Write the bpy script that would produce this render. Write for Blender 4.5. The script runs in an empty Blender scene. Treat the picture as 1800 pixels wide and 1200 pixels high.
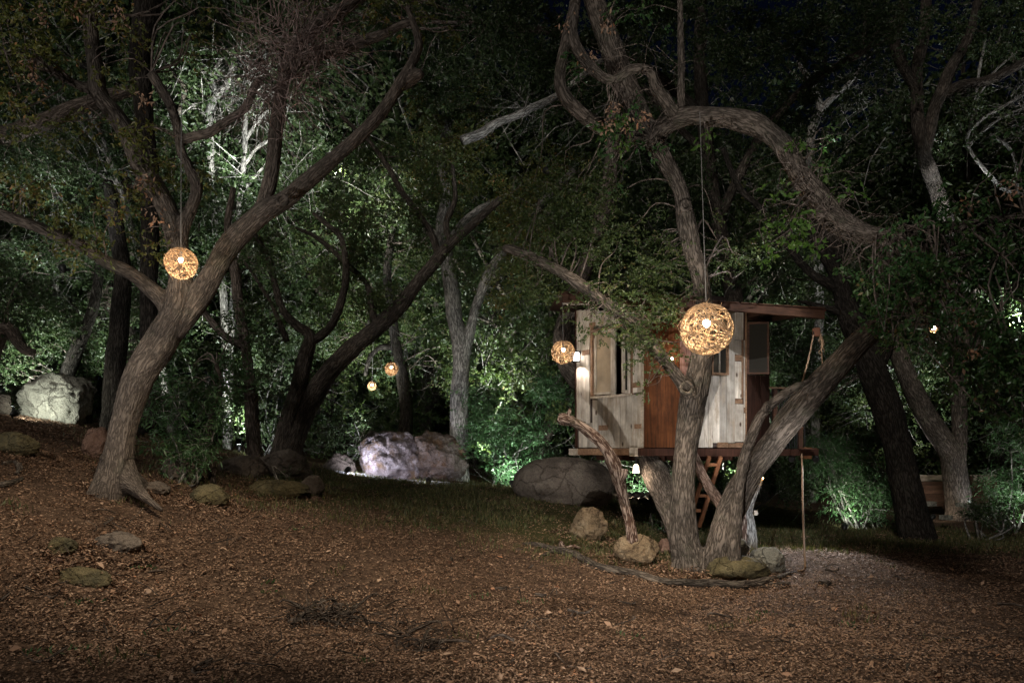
import bpy, bmesh, math, random
import numpy as np
from mathutils import Vector, Matrix

R = random.Random(7)
N = np.random.RandomState(11)
F = 1350.0; CX = 900.0; HY = 790.0; CZ = 1.6
sc = bpy.context.scene
C = sc.collection

# ------------------------------------------------------------------ camera
cam = bpy.data.cameras.new('camera'); camo = bpy.data.objects.new('camera', cam); C.objects.link(camo)
camo.location = (0, 0, CZ); camo.rotation_euler = (math.radians(90), 0, 0)
cam.sensor_width = 36; cam.lens = 27; cam.shift_y = 190 / 1800; cam.clip_end = 500; cam.clip_start = 0.1
sc.camera = camo

# ------------------------------------------------------------------ night sky, moonlight, exposure
world = bpy.data.worlds.new('World'); sc.world = world; world.use_nodes = True
wn = world.node_tree; bg = wn.nodes['Background']
sky = wn.nodes.new('ShaderNodeTexSky'); sky.sky_type = 'NISHITA'; sky.sun_disc = False
SUN_EL, SUN_ROT = math.radians(38), math.radians(205)
sky.sun_elevation = SUN_EL; sky.sun_rotation = SUN_ROT
hue = wn.nodes.new('ShaderNodeMix'); hue.data_type = 'RGBA'; hue.blend_type = 'MULTIPLY'; hue.inputs[0].default_value = 1
hue.inputs[7].default_value = (.45, .55, 1.0, 1); wn.links.new(sky.outputs[0], hue.inputs[6]); wn.links.new(hue.outputs[2], bg.inputs[0])
bg.inputs[1].default_value = 0.0013
sun = bpy.data.lights.new('moon', 'SUN'); sun.energy = 0.75; sun.angle = math.radians(9); sun.color = (1.0, 0.93, 0.85)
suno = bpy.data.objects.new('moon', sun); C.objects.link(suno)
sd = Vector((math.sin(SUN_ROT) * math.cos(SUN_EL), math.cos(SUN_ROT) * math.cos(SUN_EL), math.sin(SUN_EL)))
suno.rotation_euler = sd.to_track_quat('Z', 'Y').to_euler(); suno.location = (-5, -10, 12)
sc.view_settings.view_transform = 'Standard'; sc.view_settings.look = 'None'
sc.view_settings.exposure = 0; sc.view_settings.gamma = 1; sc.view_settings.use_curve_mapping = False
sc.render.engine = 'CYCLES'
sc.cycles.use_denoising = True
sc.cycles.max_bounces = 5; sc.cycles.diffuse_bounces = 3; sc.cycles.glossy_bounces = 2
sc.cycles.transmission_bounces = 3; sc.cycles.transparent_max_bounces = 4
sc.cycles.caustics_reflective = False; sc.cycles.caustics_refractive = False
sc.cycles.use_light_tree = True
sc.cycles.sample_clamp_indirect = 3

# ------------------------------------------------------------------ maths helpers
def P(px, py, D):
    return np.array([(px - CX) / F * D, D, CZ + (HY - py) / F * D])

def h3(ix, iy, iz, seed=0):
    n = (ix * 374761393 + iy * 668265263 + iz * 2147483647 + seed * 1274126177) & 0xFFFFFFFF
    n = ((n ^ (n >> 13)) * 1274126177) & 0xFFFFFFFF
    n = n ^ (n >> 16)
    return (n & 0xFFFF) / 65535.0
def vnoise(p, seed=0):
    p = np.asarray(p, dtype=np.float64)
    i = np.floor(p).astype(np.int64); f = p - i; f = f * f * (3 - 2 * f)
    x, y, z = i[:, 0], i[:, 1], i[:, 2]
    r = 0
    for dx in (0, 1):
        wx = f[:, 0] if dx else 1 - f[:, 0]
        for dy in (0, 1):
            wy = f[:, 1] if dy else 1 - f[:, 1]
            for dz in (0, 1):
                wz = f[:, 2] if dz else 1 - f[:, 2]
                r = r + h3(x + dx, y + dy, z + dz, seed) * wx * wy * wz
    return r * 2 - 1
def fbm(p, octv=4, seed=0):
    p = np.asarray(p, dtype=np.float64); r = 0; a = 1
    for k in range(octv):
        r = r + a * vnoise(p * 2 ** k + 17.3 * k, seed + k); a *= 0.5
    return r

# ------------------------------------------------------------------ ground height (thin plate spline through measured points)
GP = [(0,1200,4.7),(450,1200,5.0),(900,1200,5.3),(1350,1200,5.35),(1800,1200,5.35),
      (0,1050,5.9),(450,1050,7.2),(900,1050,7.9),(1350,1050,8.5),(1800,1050,8.4),
      (0,950,6.9),(450,950,8.4),(900,950,10.2),(1200,1000,9.8),(1500,990,10.4),(1800,985,10.6),
      (0,860,8.2),(220,868,8.9),(450,880,10.6),(700,852,14.6),(870,860,14.4),(1000,885,13.4),(1200,935,12.6),(1500,945,13.4),(1800,957,13.0),
      (0,760,10.6),(100,745,13.2),(300,790,13),(500,830,13.5),(725,842,16.3),(1100,880,16),(1500,905,17),(1750,915,17),
      (100,735,19),(500,800,20),(900,845,21),(1300,880,21),(1700,880,21)]
GXY = []; GZ = []
for px, py, D in GP:
    v = P(px, py, D); GXY.append(v[:2]); GZ.append(v[2])
for x, y, z in [(-8,0,1.0),(0,0,0.0),(8,0,-.05),(-22,30,4.2),(-8,32,2.2),(5,32,.6),(20,32,.3),(-22,14,3.9),(16,12,0.1),(16,4,0),(-12,4,1.9)]:
    GXY.append(np.array([x, y])); GZ.append(z)
GXY = np.array(GXY, float); GZ = np.array(GZ)
def U(r2): return np.where(r2 > 1e-12, 0.5 * r2 * np.log(np.maximum(r2, 1e-12)), 0)
_n = len(GXY); _K = U(((GXY[:, None] - GXY[None]) ** 2).sum(-1)) + np.eye(_n) * 0.6
_Pm = np.hstack([np.ones((_n, 1)), GXY]); _A = np.zeros((_n + 3, _n + 3)); _A[:_n, :_n] = _K; _A[:_n, _n:] = _Pm; _A[_n:, :_n] = _Pm.T
_W = np.linalg.solve(_A, np.concatenate([GZ, np.zeros(3)]))
def gz(x, y):
    x = np.atleast_1d(np.asarray(x, float)); y = np.atleast_1d(np.asarray(y, float))
    q = np.stack([np.clip(x, -20, 18), np.clip(y, 0, 33)], 1)
    out = np.empty(len(q))
    for s in range(0, len(q), 20000):
        qq = q[s:s + 20000]
        out[s:s + 20000] = U(((qq[:, None] - GXY[None]) ** 2).sum(-1)) @ _W[:_n] + _W[_n] + qq @ _W[_n + 1:]
    return out + 0.035 * fbm(np.stack([x * .9, y * .9, x * 0], 1), 3, 5) + 0.012 * vnoise(np.stack([x * 5, y * 5, x * 0], 1), 9)
def hit(px, py, D0=3.5, D1=40):
    Ds = np.linspace(D0, D1, 1500)
    x = (px - CX) / F * Ds; z = CZ + (HY - py) / F * Ds
    g = gz(x, Ds); k = np.nonzero(z <= g)[0]
    D = Ds[k[0]] if len(k) else D1
    return np.array([(px - CX) / F * D, D, gz([(px - CX) / F * D], [D])[0]])

# ------------------------------------------------------------------ object helpers
def tag(o, label=None, cat=None, group=None, kind=None):
    if label: o['label'] = label
    if cat: o['category'] = cat
    if group: o['group'] = group
    if kind: o['kind'] = kind
    return o
def thing(name, label, cat, loc=(0, 0, 0), group=None):
    o = bpy.data.objects.new(name, None); C.objects.link(o); o.location = [float(a) for a in loc]; o.empty_display_size = .2
    return tag(o, label, cat, group)
def link(name, me, m, parent=None):
    """vertices are given in world space; put the origin of the thing's part under its parent"""
    o = bpy.data.objects.new(name, me); C.objects.link(o)
    if m is not None and len(me.materials) == 0: me.materials.append(m)
    if parent is not None:
        o.parent = parent; q = parent
        off = Vector((0, 0, 0))
        while q is not None: off += q.location; q = q.parent
        o.location = -off
    return o
def mesh(name, V, Fc, smooth=False, attrs=None):
    V = np.asarray(V, dtype=np.float32)
    me = bpy.data.meshes.new(name)
    if isinstance(Fc, np.ndarray):
        k = Fc.shape[1]; nf = len(Fc)
        me.vertices.add(len(V)); me.vertices.foreach_set('co', V.ravel())
        me.loops.add(nf * k); me.loops.foreach_set('vertex_index', Fc.astype(np.int32).ravel())
        me.polygons.add(nf); me.polygons.foreach_set('loop_start', np.arange(0, nf * k, k, dtype=np.int32))
        me.update(calc_edges=True)
    else:
        me.from_pydata(V.tolist(), [], Fc)
    if smooth: me.polygons.foreach_set('use_smooth', [True] * len(me.polygons))
    for an, (dom, typ, arr) in (attrs or {}).items():
        a = me.attributes.new(an, typ, dom)
        a.data.foreach_set('vector' if typ == 'FLOAT_VECTOR' else 'value', np.asarray(arr, dtype=np.float32).ravel())
    me.update(); return me

class MB:
    """collects shapes into one mesh"""
    def __init__(s): s.V = []; s.F = []; s.n = 0; s.B = []
    def add(s, V, Fc, B=None):
        V = np.asarray(V, float); s.V.append(V); s.F += [tuple(i + s.n for i in f) for f in Fc]; s.n += len(V)
        s.B.append(V if B is None else B)
    def box(s, c, sx, sy, sz, M=None):
        q = np.array([(x, y, z) for x in (-.5, .5) for y in (-.5, .5) for z in (-.5, .5)]) * [sx, sy, sz]
        if M is not None: q = q @ np.array(M).T
        s.add(q + np.array(c), [(0, 1, 3, 2), (4, 6, 7, 5), (0, 4, 5, 1), (2, 3, 7, 6), (0, 2, 6, 4), (1, 5, 7, 3)])
    def beam(s, a, b, w, h, up=(0, 0, 1)):
        a = np.array(a, float); b = np.array(b, float); d = b - a; L = np.linalg.norm(d); d /= L
        sd_ = np.cross(d, up); sd_ /= np.linalg.norm(sd_); u = np.cross(sd_, d)
        s.box((a + b) / 2, w, L, h, np.stack([sd_, d, u], 1))
    def tube(s, pts, rad, sides=8, rough=0.0, seed=0, sub=0):
        V, Fc, B = tube(pts, rad, sides, rough, seed, sub); s.add(V, Fc, B)
    def hexa(s, q):
        s.add(q, [(0, 1, 3, 2), (4, 6, 7, 5), (0, 4, 5, 1), (2, 3, 7, 6), (0, 2, 6, 4), (1, 5, 7, 3)])
    def build(s, name, m, parent=None, smooth=False, bevel=0):
        me = mesh(name, np.vstack(s.V), s.F, smooth, {'bark_co': ('POINT', 'FLOAT_VECTOR', np.vstack(s.B))})
        o = link(name, me, m, parent)
        if bevel:
            b = o.modifiers.new('bevel', 'BEVEL'); b.width = bevel; b.segments = 1; b.limit_method = 'ANGLE'
        return o

def crom(pts, rad, sub):
    P_ = np.asarray(pts, float); r = np.asarray(rad, float)
    if sub <= 1 or len(P_) < 2: return P_, r
    A = np.vstack([2 * P_[0] - P_[1], P_, 2 * P_[-1] - P_[-2]]); out = []; ro = []
    for i in range(1, len(A) - 2):
        for k in range(sub):
            t = k / sub
            out.append(.5 * ((2 * A[i]) + (-A[i - 1] + A[i + 1]) * t + (2 * A[i - 1] - 5 * A[i] + 4 * A[i + 1] - A[i + 2]) * t * t + (-A[i - 1] + 3 * A[i] - 3 * A[i + 1] + A[i + 2]) * t ** 3))
            ro.append(r[i - 1] * (1 - t) + r[i] * t)
    out.append(P_[-1]); ro.append(r[-1]); return np.array(out), np.array(ro)

def tube(pts, rad, sides=8, rough=0.0, seed=0, sub=0):
    if sub == 0: sub = 4 if len(pts) > 2 else 1
    p, r = crom(pts, rad, sub); n = len(p)
    T = np.gradient(p, axis=0); T /= np.maximum(np.linalg.norm(T, axis=1, keepdims=True), 1e-9)
    ref = np.array([0, 0, 1.0]) if abs(T[0][2]) < .9 else np.array([1.0, 0, 0])
    u = np.cross(T[0], ref); u /= np.linalg.norm(u)
    ang = np.linspace(0, 2 * np.pi, sides, endpoint=False)
    V = []; B = []; s = 0
    for i in range(n):
        if i: s += np.linalg.norm(p[i] - p[i - 1])
        u = u - T[i] * (u @ T[i]); u /= np.linalg.norm(u); w = np.cross(T[i], u)
        rr = np.full(sides, r[i])
        if rough:
            q = np.stack([np.cos(ang) * 1.3 + seed * 7.1, np.sin(ang) * 1.3, np.full(sides, s / max(r.max(), .02) * .45)], 1)
            rr = rr * (1 + rough * fbm(q, 2, seed))
        V.append(p[i] + (np.cos(ang)[:, None] * u + np.sin(ang)[:, None] * w) * rr[:, None])
        B.append(np.stack([np.cos(ang) * r[i], np.sin(ang) * r[i], np.full(sides, s)], 1))
    V = np.vstack(V + [p[:1], p[-1:]]); B = np.vstack(B + [[[0, 0, 0]], [[0, 0, s]]])
    Fc = []
    for i in range(n - 1):
        for k in range(sides):
            a = i * sides + k; b = i * sides + (k + 1) % sides
            Fc.append((a, b, b + sides, a + sides))
    c0 = n * sides; c1 = c0 + 1
    for k in range(sides):
        Fc.append((c0, (k + 1) % sides, k)); Fc.append((c1, (n - 1) * sides + k, (n - 1) * sides + (k + 1) % sides))
    return V, Fc, B

# ------------------------------------------------------------------ materials
def new_mat(name):
    m = bpy.data.materials.new(name); m.use_nodes = True; nt = m.node_tree
    b = nt.nodes['Principled BSDF']; return m, nt, b
def nd(nt, typ, **kw):
    n = nt.nodes.new(typ)
    for k, v in kw.items(): setattr(n, k, v)
    return n
def ramp(nt, fac, stops):
    n = nd(nt, 'ShaderNodeValToRGB'); e = n.color_ramp.elements
    while len(e) < len(stops): e.new(.5)
    for i, (p, c) in enumerate(stops): e[i].position = p; e[i].color = (*c, 1)
    nt.links.new(fac, n.inputs[0]); return n.outputs[0]
def mixc(nt, fac, a, b, mode='MIX'):
    n = nd(nt, 'ShaderNodeMix', data_type='RGBA', blend_type=mode)
    for s, v in ((n.inputs[0], fac), (n.inputs[6], a), (n.inputs[7], b)):
        if hasattr(v, 'links') or hasattr(v, 'is_linked'): nt.links.new(v, s)
        else: s.default_value = v if isinstance(v, (int, float)) else (*v, 1)
    return n.outputs[2]
def noise(nt, vec, scale, detail=4, rough=.55, out=0):
    n = nd(nt, 'ShaderNodeTexNoise'); n.inputs['Scale'].default_value = scale; n.inputs['Detail'].default_value = detail; n.inputs['Roughness'].default_value = rough
    if vec is not None: nt.links.new(vec, n.inputs['Vector'])
    return n.outputs[out]
def mapping(nt, vec, scale=(1, 1, 1), loc=(0, 0, 0), rot=(0, 0, 0)):
    n = nd(nt, 'ShaderNodeMapping'); n.inputs['Scale'].default_value = scale; n.inputs['Location'].default_value = loc; n.inputs['Rotation'].default_value = rot
    nt.links.new(vec, n.inputs['Vector']); return n.outputs[0]
def bump(nt, b, h, strength, dist, normal=None):
    n = nd(nt, 'ShaderNodeBump'); n.inputs['Strength'].default_value = strength; n.inputs['Distance'].default_value = dist
    nt.links.new(h, n.inputs['Height'])
    if normal is not None: nt.links.new(normal, n.inputs['Normal'])
    nt.links.new(n.outputs[0], b.inputs['Normal']); return n.outputs[0]
def attr(nt, name, out='Vector'):
    n = nd(nt, 'ShaderNodeAttribute', attribute_name=name); return n.outputs[out]
def objcoord(nt): return nd(nt, 'ShaderNodeTexCoord').outputs['Object']

def bark_mat(name, lo, hi, moss=0.25, furrow=1.0, scale=1.0):
    m, nt, b = new_mat(name); bc = attr(nt, 'bark_co')
    geo = nd(nt, 'ShaderNodeNewGeometry')
    v1 = mapping(nt, bc, (48 * scale, 48 * scale, 10 * scale))
    wob = noise(nt, mapping(nt, bc, (7, 7, 3)), 1, 3, .5, 1)
    v1 = mixc(nt, .12, v1, wob, 'ADD')
    n1 = noise(nt, v1, 1.0, 5, .62)
    nr_ = noise(nt, v1, .62, 2, .5); sb_ = nd(nt, 'ShaderNodeMath', operation='SUBTRACT'); nt.links.new(nr_, sb_.inputs[0]); sb_.inputs[1].default_value = .5
    ab_ = nd(nt, 'ShaderNodeMath', operation='ABSOLUTE'); nt.links.new(sb_.outputs[0], ab_.inputs[0])
    fine = noise(nt, mapping(nt, bc, (90, 90, 30)), 1, 4, .7)
    ed = nd(nt, 'ShaderNodeMath', operation='MULTIPLY'); ed.inputs[1].default_value = 6.5; nt.links.new(ab_.outputs[0], ed.inputs[0]); ed.use_clamp = True
    hgt = nd(nt, 'ShaderNodeMath', operation='MULTIPLY'); nt.links.new(n1, hgt.inputs[0]); nt.links.new(ed.outputs[0], hgt.inputs[1])
    h2 = nd(nt, 'ShaderNodeMath', operation='MULTIPLY_ADD'); nt.links.new(fine, h2.inputs[0]); h2.inputs[1].default_value = .5; nt.links.new(hgt.outputs[0], h2.inputs[2])
    col = ramp(nt, h2.outputs[0], [(.16, tuple(c * .4 for c in lo)), (.36, lo), (.68, hi)])
    big = noise(nt, geo.outputs['Position'], 1.6, 4, .6)
    patch = ramp(nt, big, [(.35, (.62, .62, .62)), (.68, (1.3, 1.25, 1.2))])
    col = mixc(nt, 1.0, col, patch, 'MULTIPLY')
    mm = ramp(nt, noise(nt, geo.outputs['Position'], 3.1, 5, .65), [(.55, (0, 0, 0)), (.72, (1, 1, 1))])
    mf = nd(nt, 'ShaderNodeMath', operation='MULTIPLY'); nt.links.new(mm, mf.inputs[0]); mf.inputs[1].default_value = moss
    col = mixc(nt, mf.outputs[0], col, (.13, .15, .10))
    nt.links.new(col, b.inputs['Base Color']); b.inputs['Roughness'].default_value = .92; b.inputs['Specular IOR Level'].default_value = .15
    bump(nt, b, h2.outputs[0], 1.0 * furrow, .035)
    return m
BARK = bark_mat('bark_brown_grey', (.085, .070, .058), (.215, .18, .155))
BARKT = bark_mat('bark_grey_treehouse_oak', (.10, .085, .072), (.245, .21, .182), .35)
BARKD = bark_mat('bark_dark', (.06, .05, .042), (.15, .13, .11), .1)
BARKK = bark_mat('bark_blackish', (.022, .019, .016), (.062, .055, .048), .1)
BARKA = bark_mat('bark_smooth_grey_brown', (.085, .072, .062), (.17, .145, .125), .2, .8, 1.15)
BARKP = bark_mat('bark_pale', (.15, .145, .135), (.42, .41, .38), .1, .6)
BARKR = bark_mat('bark_flaking_red', (.10, .06, .045), (.42, .33, .28), .25, 1.2, .9)
TWIG = bark_mat('twig_grey', (.14, .115, .10), (.26, .22, .20), 0, .3)
TWIGP = bark_mat('twig_pinkish', (.24, .18, .165), (.42, .34, .32), 0, .3)

def leaf_mat(name, stops, trans=.22, rough=.42):
    m, nt, b = new_mat(name); t = attr(nt, 'tint', 'Fac')
    col = ramp(nt, t, stops); nt.links.new(col, b.inputs['Base Color'])
    b.inputs['Roughness'].default_value = rough; b.inputs['Specular IOR Level'].default_value = .45
    if trans:
        tr = nd(nt, 'ShaderNodeBsdfTranslucent'); nt.links.new(mixc(nt, 1.0, col, (1.5, 1.7, .8), 'MULTIPLY'), tr.inputs[0])
        mx = nd(nt, 'ShaderNodeMixShader'); mx.inputs[0].default_value = trans
        nt.links.new(b.outputs[0], mx.inputs[1]); nt.links.new(tr.outputs[0], mx.inputs[2]); nt.links.new(mx.outputs[0], nt.nodes['Material Output'].inputs[0])
    return m
LEAF_G = leaf_mat('oak_leaf_green', [(0, (.032, .056, .02)), (.5, (.062, .095, .03)), (.88, (.11, .135, .045)), (1.0, (.20, .13, .06))])
LEAF_D = leaf_mat('oak_leaf_dark', [(0, (.018, .034, .013)), (.5, (.036, .060, .022)), (.85, (.066, .096, .038)), (1.0, (.13, .135, .08))])
LEAF_O = leaf_mat('oak_leaf_olive', [(0, (.05, .068, .018)), (.45, (.10, .12, .03)), (.82, (.17, .16, .042)), (.9, (.26, .14, .05)), (1.0, (.38, .19, .09))])
LEAF_W = leaf_mat('willow_leaf', [(0, (.035, .085, .03)), (.6, (.06, .13, .05)), (1.0, (.11, .19, .08))])
LEAF_L = leaf_mat('laurel_leaf_glossy', [(0, (.03, .075, .026)), (.5, (.052, .12, .04)), (.93, (.10, .165, .055)), (1.0, (.28, .16, .08))], .18, .3)
DRY = leaf_mat('dry_leaf', [(0, (.06, .036, .024)), (.3, (.15, .090, .056)), (.62, (.27, .158, .095)), (.92, (.40, .275, .19)), (1.0, (.44, .20, .10))], 0, .7)
LEAF_F = leaf_mat('fresh_green_leaf', [(0, (.045, .10, .02)), (.6, (.085, .17, .035)), (1.0, (.15, .22, .06))], .3, .38)
GRASS = leaf_mat('grass_blade', [(0, (.05, .058, .02)), (.6, (.085, .10, .034)), (1.0, (.22, .17, .085))], .2, .55)

def ground_mat():
    m, nt, b = new_mat('leaf_strewn_soil'); pos = nd(nt, 'ShaderNodeNewGeometry').outputs['Position']
    v = nd(nt, 'ShaderNodeTexVoronoi'); v.inputs['Scale'].default_value = 24; v.inputs['Randomness'].default_value = 1
    wv = mixc(nt, .12, pos, noise(nt, pos, 8, 3, .5, 1), 'ADD'); nt.links.new(wv, v.inputs['Vector'])
    sep = nd(nt, 'ShaderNodeSeparateColor'); nt.links.new(v.outputs['Color'], sep.inputs[0])
    c1 = ramp(nt, sep.outputs[0], [(0, (.035, .02, .014)), (.5, (.105, .07, .05)), (1, (.24, .16, .11))])
    c1 = mixc(nt, .5, c1, ramp(nt, noise(nt, pos, 55, 4, .7), [(.3, (.03, .02, .014)), (.7, (.16, .11, .075))]))
    g = ramp(nt, noise(nt, pos, 38, 5, .7), [(.25, (.035, .032, .015)), (.75, (.075, .085, .032))])
    gm = attr(nt, 'grass', 'Fac'); br = nd(nt, 'ShaderNodeMath', operation='MULTIPLY_ADD', use_clamp=True)
    nt.links.new(noise(nt, pos, 2.2, 6, .75), br.inputs[0]); br.inputs[1].default_value = 2.6; 
    a2 = nd(nt, 'ShaderNodeMath', operation='MULTIPLY_ADD'); nt.links.new(gm, a2.inputs[0]); a2.inputs[1].default_value = 1.5; a2.inputs[2].default_value = -1.75
    nt.links.new(a2.outputs[0], br.inputs[2])
    c = mixc(nt, br.outputs[0], c1, g)
    lg = noise(nt, pos, .6, 4, .6); c = mixc(nt, 1.0, c, ramp(nt, lg, [(.3, (.7, .7, .72)), (.7, (1.2, 1.15, 1.1))]), 'MULTIPLY')
    nt.links.new(c, b.inputs['Base Color']); b.inputs['Roughness'].default_value = .95; b.inputs['Specular IOR Level'].default_value = .1
    hh = nd(nt, 'ShaderNodeMath', operation='ADD'); nt.links.new(sep.outputs[1], hh.inputs[0]); nt.links.new(noise(nt, pos, 70, 4, .7), hh.inputs[1])
    bump(nt, b, hh.outputs[0], .9, .03); return m
GROUND = ground_mat()

def rock_mat(name, c0, c1, c2, sc_=3.0, bmp=.8, moss=None):
    m, nt, b = new_mat(name); oc = objcoord(nt); pos = nd(nt, 'ShaderNodeNewGeometry').outputs['Position']
    n1 = noise(nt, pos, sc_, 6, .65); n2 = noise(nt, pos, sc_ * 7, 5, .7)
    mm = nd(nt, 'ShaderNodeMath', operation='MULTIPLY_ADD'); nt.links.new(n2, mm.inputs[0]); mm.inputs[1].default_value = .45; nt.links.new(n1, mm.inputs[2])
    col = ramp(nt, mm.outputs[0], [(.48, c0), (.72, c1), (.95, c2)])
    cr = nd(nt, 'ShaderNodeTexVoronoi', feature='DISTANCE_TO_EDGE'); cr.inputs['Scale'].default_value = sc_ * .8
    nt.links.new(mixc(nt, .35, pos, noise(nt, pos, sc_ * 1.5, 4, .6, 1), 'ADD'), cr.inputs['Vector'])
    ck = ramp(nt, cr.outputs[0], [(0, (.3, .28, .26)), (.03, (1, 1, 1))]); col = mixc(nt, .6, col, ck, 'MULTIPLY')
    sp = ramp(nt, noise(nt, pos, sc_ * 16, 3, .8), [(.36, (.45, .45, .45)), (.5, (1, 1, 1))]); col = mixc(nt, .6, col, sp, 'MULTIPLY')
    if moss:
        mk = ramp(nt, noise(nt, pos, sc_ * .9, 5, .7), [(.5, (0, 0, 0)), (.62, (1, 1, 1))]); col = mixc(nt, mk, col, moss)
    nt.links.new(col, b.inputs['Base Color']); b.inputs['Roughness'].default_value = .88; b.inputs['Specular IOR Level'].default_value = .25
    h = nd(nt, 'ShaderNodeMath', operation='MULTIPLY_ADD'); nt.links.new(ck, h.inputs[0]); h.inputs[1].default_value = .3; nt.links.new(mm.outputs[0], h.inputs[2])
    bump(nt, b, h.outputs[0], bmp * 1.2, .09); return m
ROCK_T = rock_mat('sandstone_tan', (.11, .075, .045), (.23, .165, .10), (.34, .27, .18), 3, .8)
ROCK_G = rock_mat('sandstone_grey', (.07, .058, .048), (.14, .115, .095), (.21, .18, .15), 2.2, .8)
ROCK_M = rock_mat('sandstone_mossy', (.055, .045, .025), (.12, .10, .05), (.19, .16, .09), 3, .8, (.075, .068, .04))
ROCK_L = rock_mat('boulder_mauve', (.09, .065, .055), (.28, .24, .245), (.54, .51, .55), 4.2, 1.0, (.19, .13, .085))
ROCK_B = rock_mat('boulder_brown_grey', (.07, .05, .038), (.18, .14, .12), (.34, .29, .27), 4.2, 1.0, (.15, .09, .055))
ROCK_P = rock_mat('boulder_pale', (.20, .19, .16), (.38, .37, .31), (.50, .48, .40), 3, 1.0)
ROCK_R = rock_mat('stone_reddish', (.10, .055, .04), (.19, .115, .085), (.28, .18, .14), 3, .8)

def wood_mat(name, lo, hi, var=.25, axis=2, gloss=.7, stain=None, knots=True):
    m, nt, b = new_mat(name); pos = nd(nt, 'ShaderNodeNewGeometry').outputs['Position']; oi = nd(nt, 'ShaderNodeObjectInfo')
    s = [34, 34, 34]; s[axis] = 2.0
    off = nd(nt, 'ShaderNodeCombineXYZ'); mu = nd(nt, 'ShaderNodeMath', operation='MULTIPLY'); nt.links.new(oi.outputs['Random'], mu.inputs[0]); mu.inputs[1].default_value = 37
    for k in range(3): nt.links.new(mu.outputs[0], off.inputs[k])
    va = nd(nt, 'ShaderNodeVectorMath', operation='ADD'); nt.links.new(pos, va.inputs[0]); nt.links.new(off.outputs[0], va.inputs[1])
    g = noise(nt, mapping(nt, va.outputs[0], tuple(s)), 1, 5, .6)
    col = ramp(nt, g, [(.3, lo), (.65, hi)])
    tone = ramp(nt, oi.outputs['Random'], [(0, (1 - var,) * 3), (.5, (1, .98, .95)), (1, (1 + var * .5,) * 3)])
    col = mixc(nt, 1.0, col, tone, 'MULTIPLY')
    blot = ramp(nt, noise(nt, va.outputs[0], 2.4, 5, .65), [(.33, (.52, .49, .46)), (.6, (1.08, 1.06, 1.04))]); col = mixc(nt, 1.0, col, blot, 'MULTIPLY')
    if stain: 
        sm = ramp(nt, noise(nt, mapping(nt, va.outputs[0], (5, 5, 1.6)), 1, 4, .7), [(.52, (0, 0, 0)), (.7, (1, 1, 1))]); col = mixc(nt, sm, col, stain)
    if knots:
        kv = nd(nt, 'ShaderNodeTexVoronoi'); kv.inputs['Scale'].default_value = 5.5; nt.links.new(mapping(nt, va.outputs[0], (1, 1, .55)), kv.inputs['Vector'])
        kk = ramp(nt, kv.outputs['Distance'], [(.07, (.16, .11, .08)), (.15, (1, 1, 1))]); col = mixc(nt, 1.0, col, kk, 'MULTIPLY')
    nt.links.new(col, b.inputs['Base Color']); b.inputs['Roughness'].default_value = gloss; b.inputs['Specular IOR Level'].default_value = .25
    bump(nt, b, g, .35, .006); return m
W_WHITE = wood_mat('whitewashed_pine', (.44, .40, .35), (.70, .66, .60), .4, stain=(.33, .26, .19))
W_PINK = wood_mat('pinkish_boards', (.28, .15, .12), (.42, .25, .2), .2)
W_ORANGE = wood_mat('orange_brown_panel', (.085, .030, .012), (.20, .072, .026), .1, stain=(.045, .018, .009), knots=False)
W_BROWN = wood_mat('brown_beam', (.045, .022, .014), (.105, .05, .03), .2, axis=0, knots=False)
W_PATCH = wood_mat('brown_patch_wood', (.17, .10, .06), (.32, .2, .13), .2, axis=0)
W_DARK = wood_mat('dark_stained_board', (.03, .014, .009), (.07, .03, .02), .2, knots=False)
W_END = wood_mat('pale_timber', (.42, .36, .29), (.62, .56, .48), .15, axis=0)
W_LADDER = wood_mat('ladder_redwood', (.16, .065, .03), (.30, .13, .06), .1, knots=False)
W_FENCE = wood_mat('redwood_fence', (.09, .05, .035), (.20, .12, .085), .25, axis=0)

def flat(name, col, rough=.6, metal=0, emis=None, es=0, noise_amt=.15, ns=12):
    m, nt, b = new_mat(name)
    pos = nd(nt, 'ShaderNodeNewGeometry').outputs['Position']
    c = mixc(nt, 1.0, col, ramp(nt, noise(nt, pos, ns, 4, .6), [(.3, (1 - noise_amt,) * 3), (.7, (1 + noise_amt,) * 3)]), 'MULTIPLY')
    nt.links.new(c, b.inputs['Base Color']); b.inputs['Roughness'].default_value = rough; b.inputs['Metallic'].default_value = metal
    if emis: b.inputs['Emission Color'].default_value = (*emis, 1); b.inputs['Emission Strength'].default_value = es
    return m
METAL = flat('dark_metal', (.05, .05, .05), .5, .7)
CORD = flat('grey_cord', (.22, .21, .20), .8)
ROPE = flat('hemp_rope', (.30, .19, .11), .9, ns=90, noise_amt=.4)
WICKER = flat('wicker_vine', (.34, .22, .12), .6, ns=30, noise_amt=.4)
BULB = flat('lit_bulb', (.9, .85, .7), .5, 0, (1, .86, .62), 26)
BULB_W = flat('lit_bulb_white', (.9, .9, .9), .5, 0, (1, .88, .74), 9)
BULB_O = flat('lit_bulb_orange', (.9, .7, .4), .5, 0, (1, .55, .18), 14)
SHADE = flat('frosted_glass_lit', (.9, .85, .75), .5, 0, (1, .82, .6), 3.2)
LENS = flat('lit_lens', (.9, .95, .9), .4, 0, (.9, 1, .92), 6)
CURTAIN = flat('beige_curtain', (.33, .26, .18), .9, ns=5, noise_amt=.2)
DARK = flat('dark_interior', (.05, .035, .03), .9)
PIT = flat('gravel_pale', (.42, .42, .42), .9, ns=60, noise_amt=.35)
RUST = flat('orange_pulley', (.13, .05, .025), .5, .1)
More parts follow.
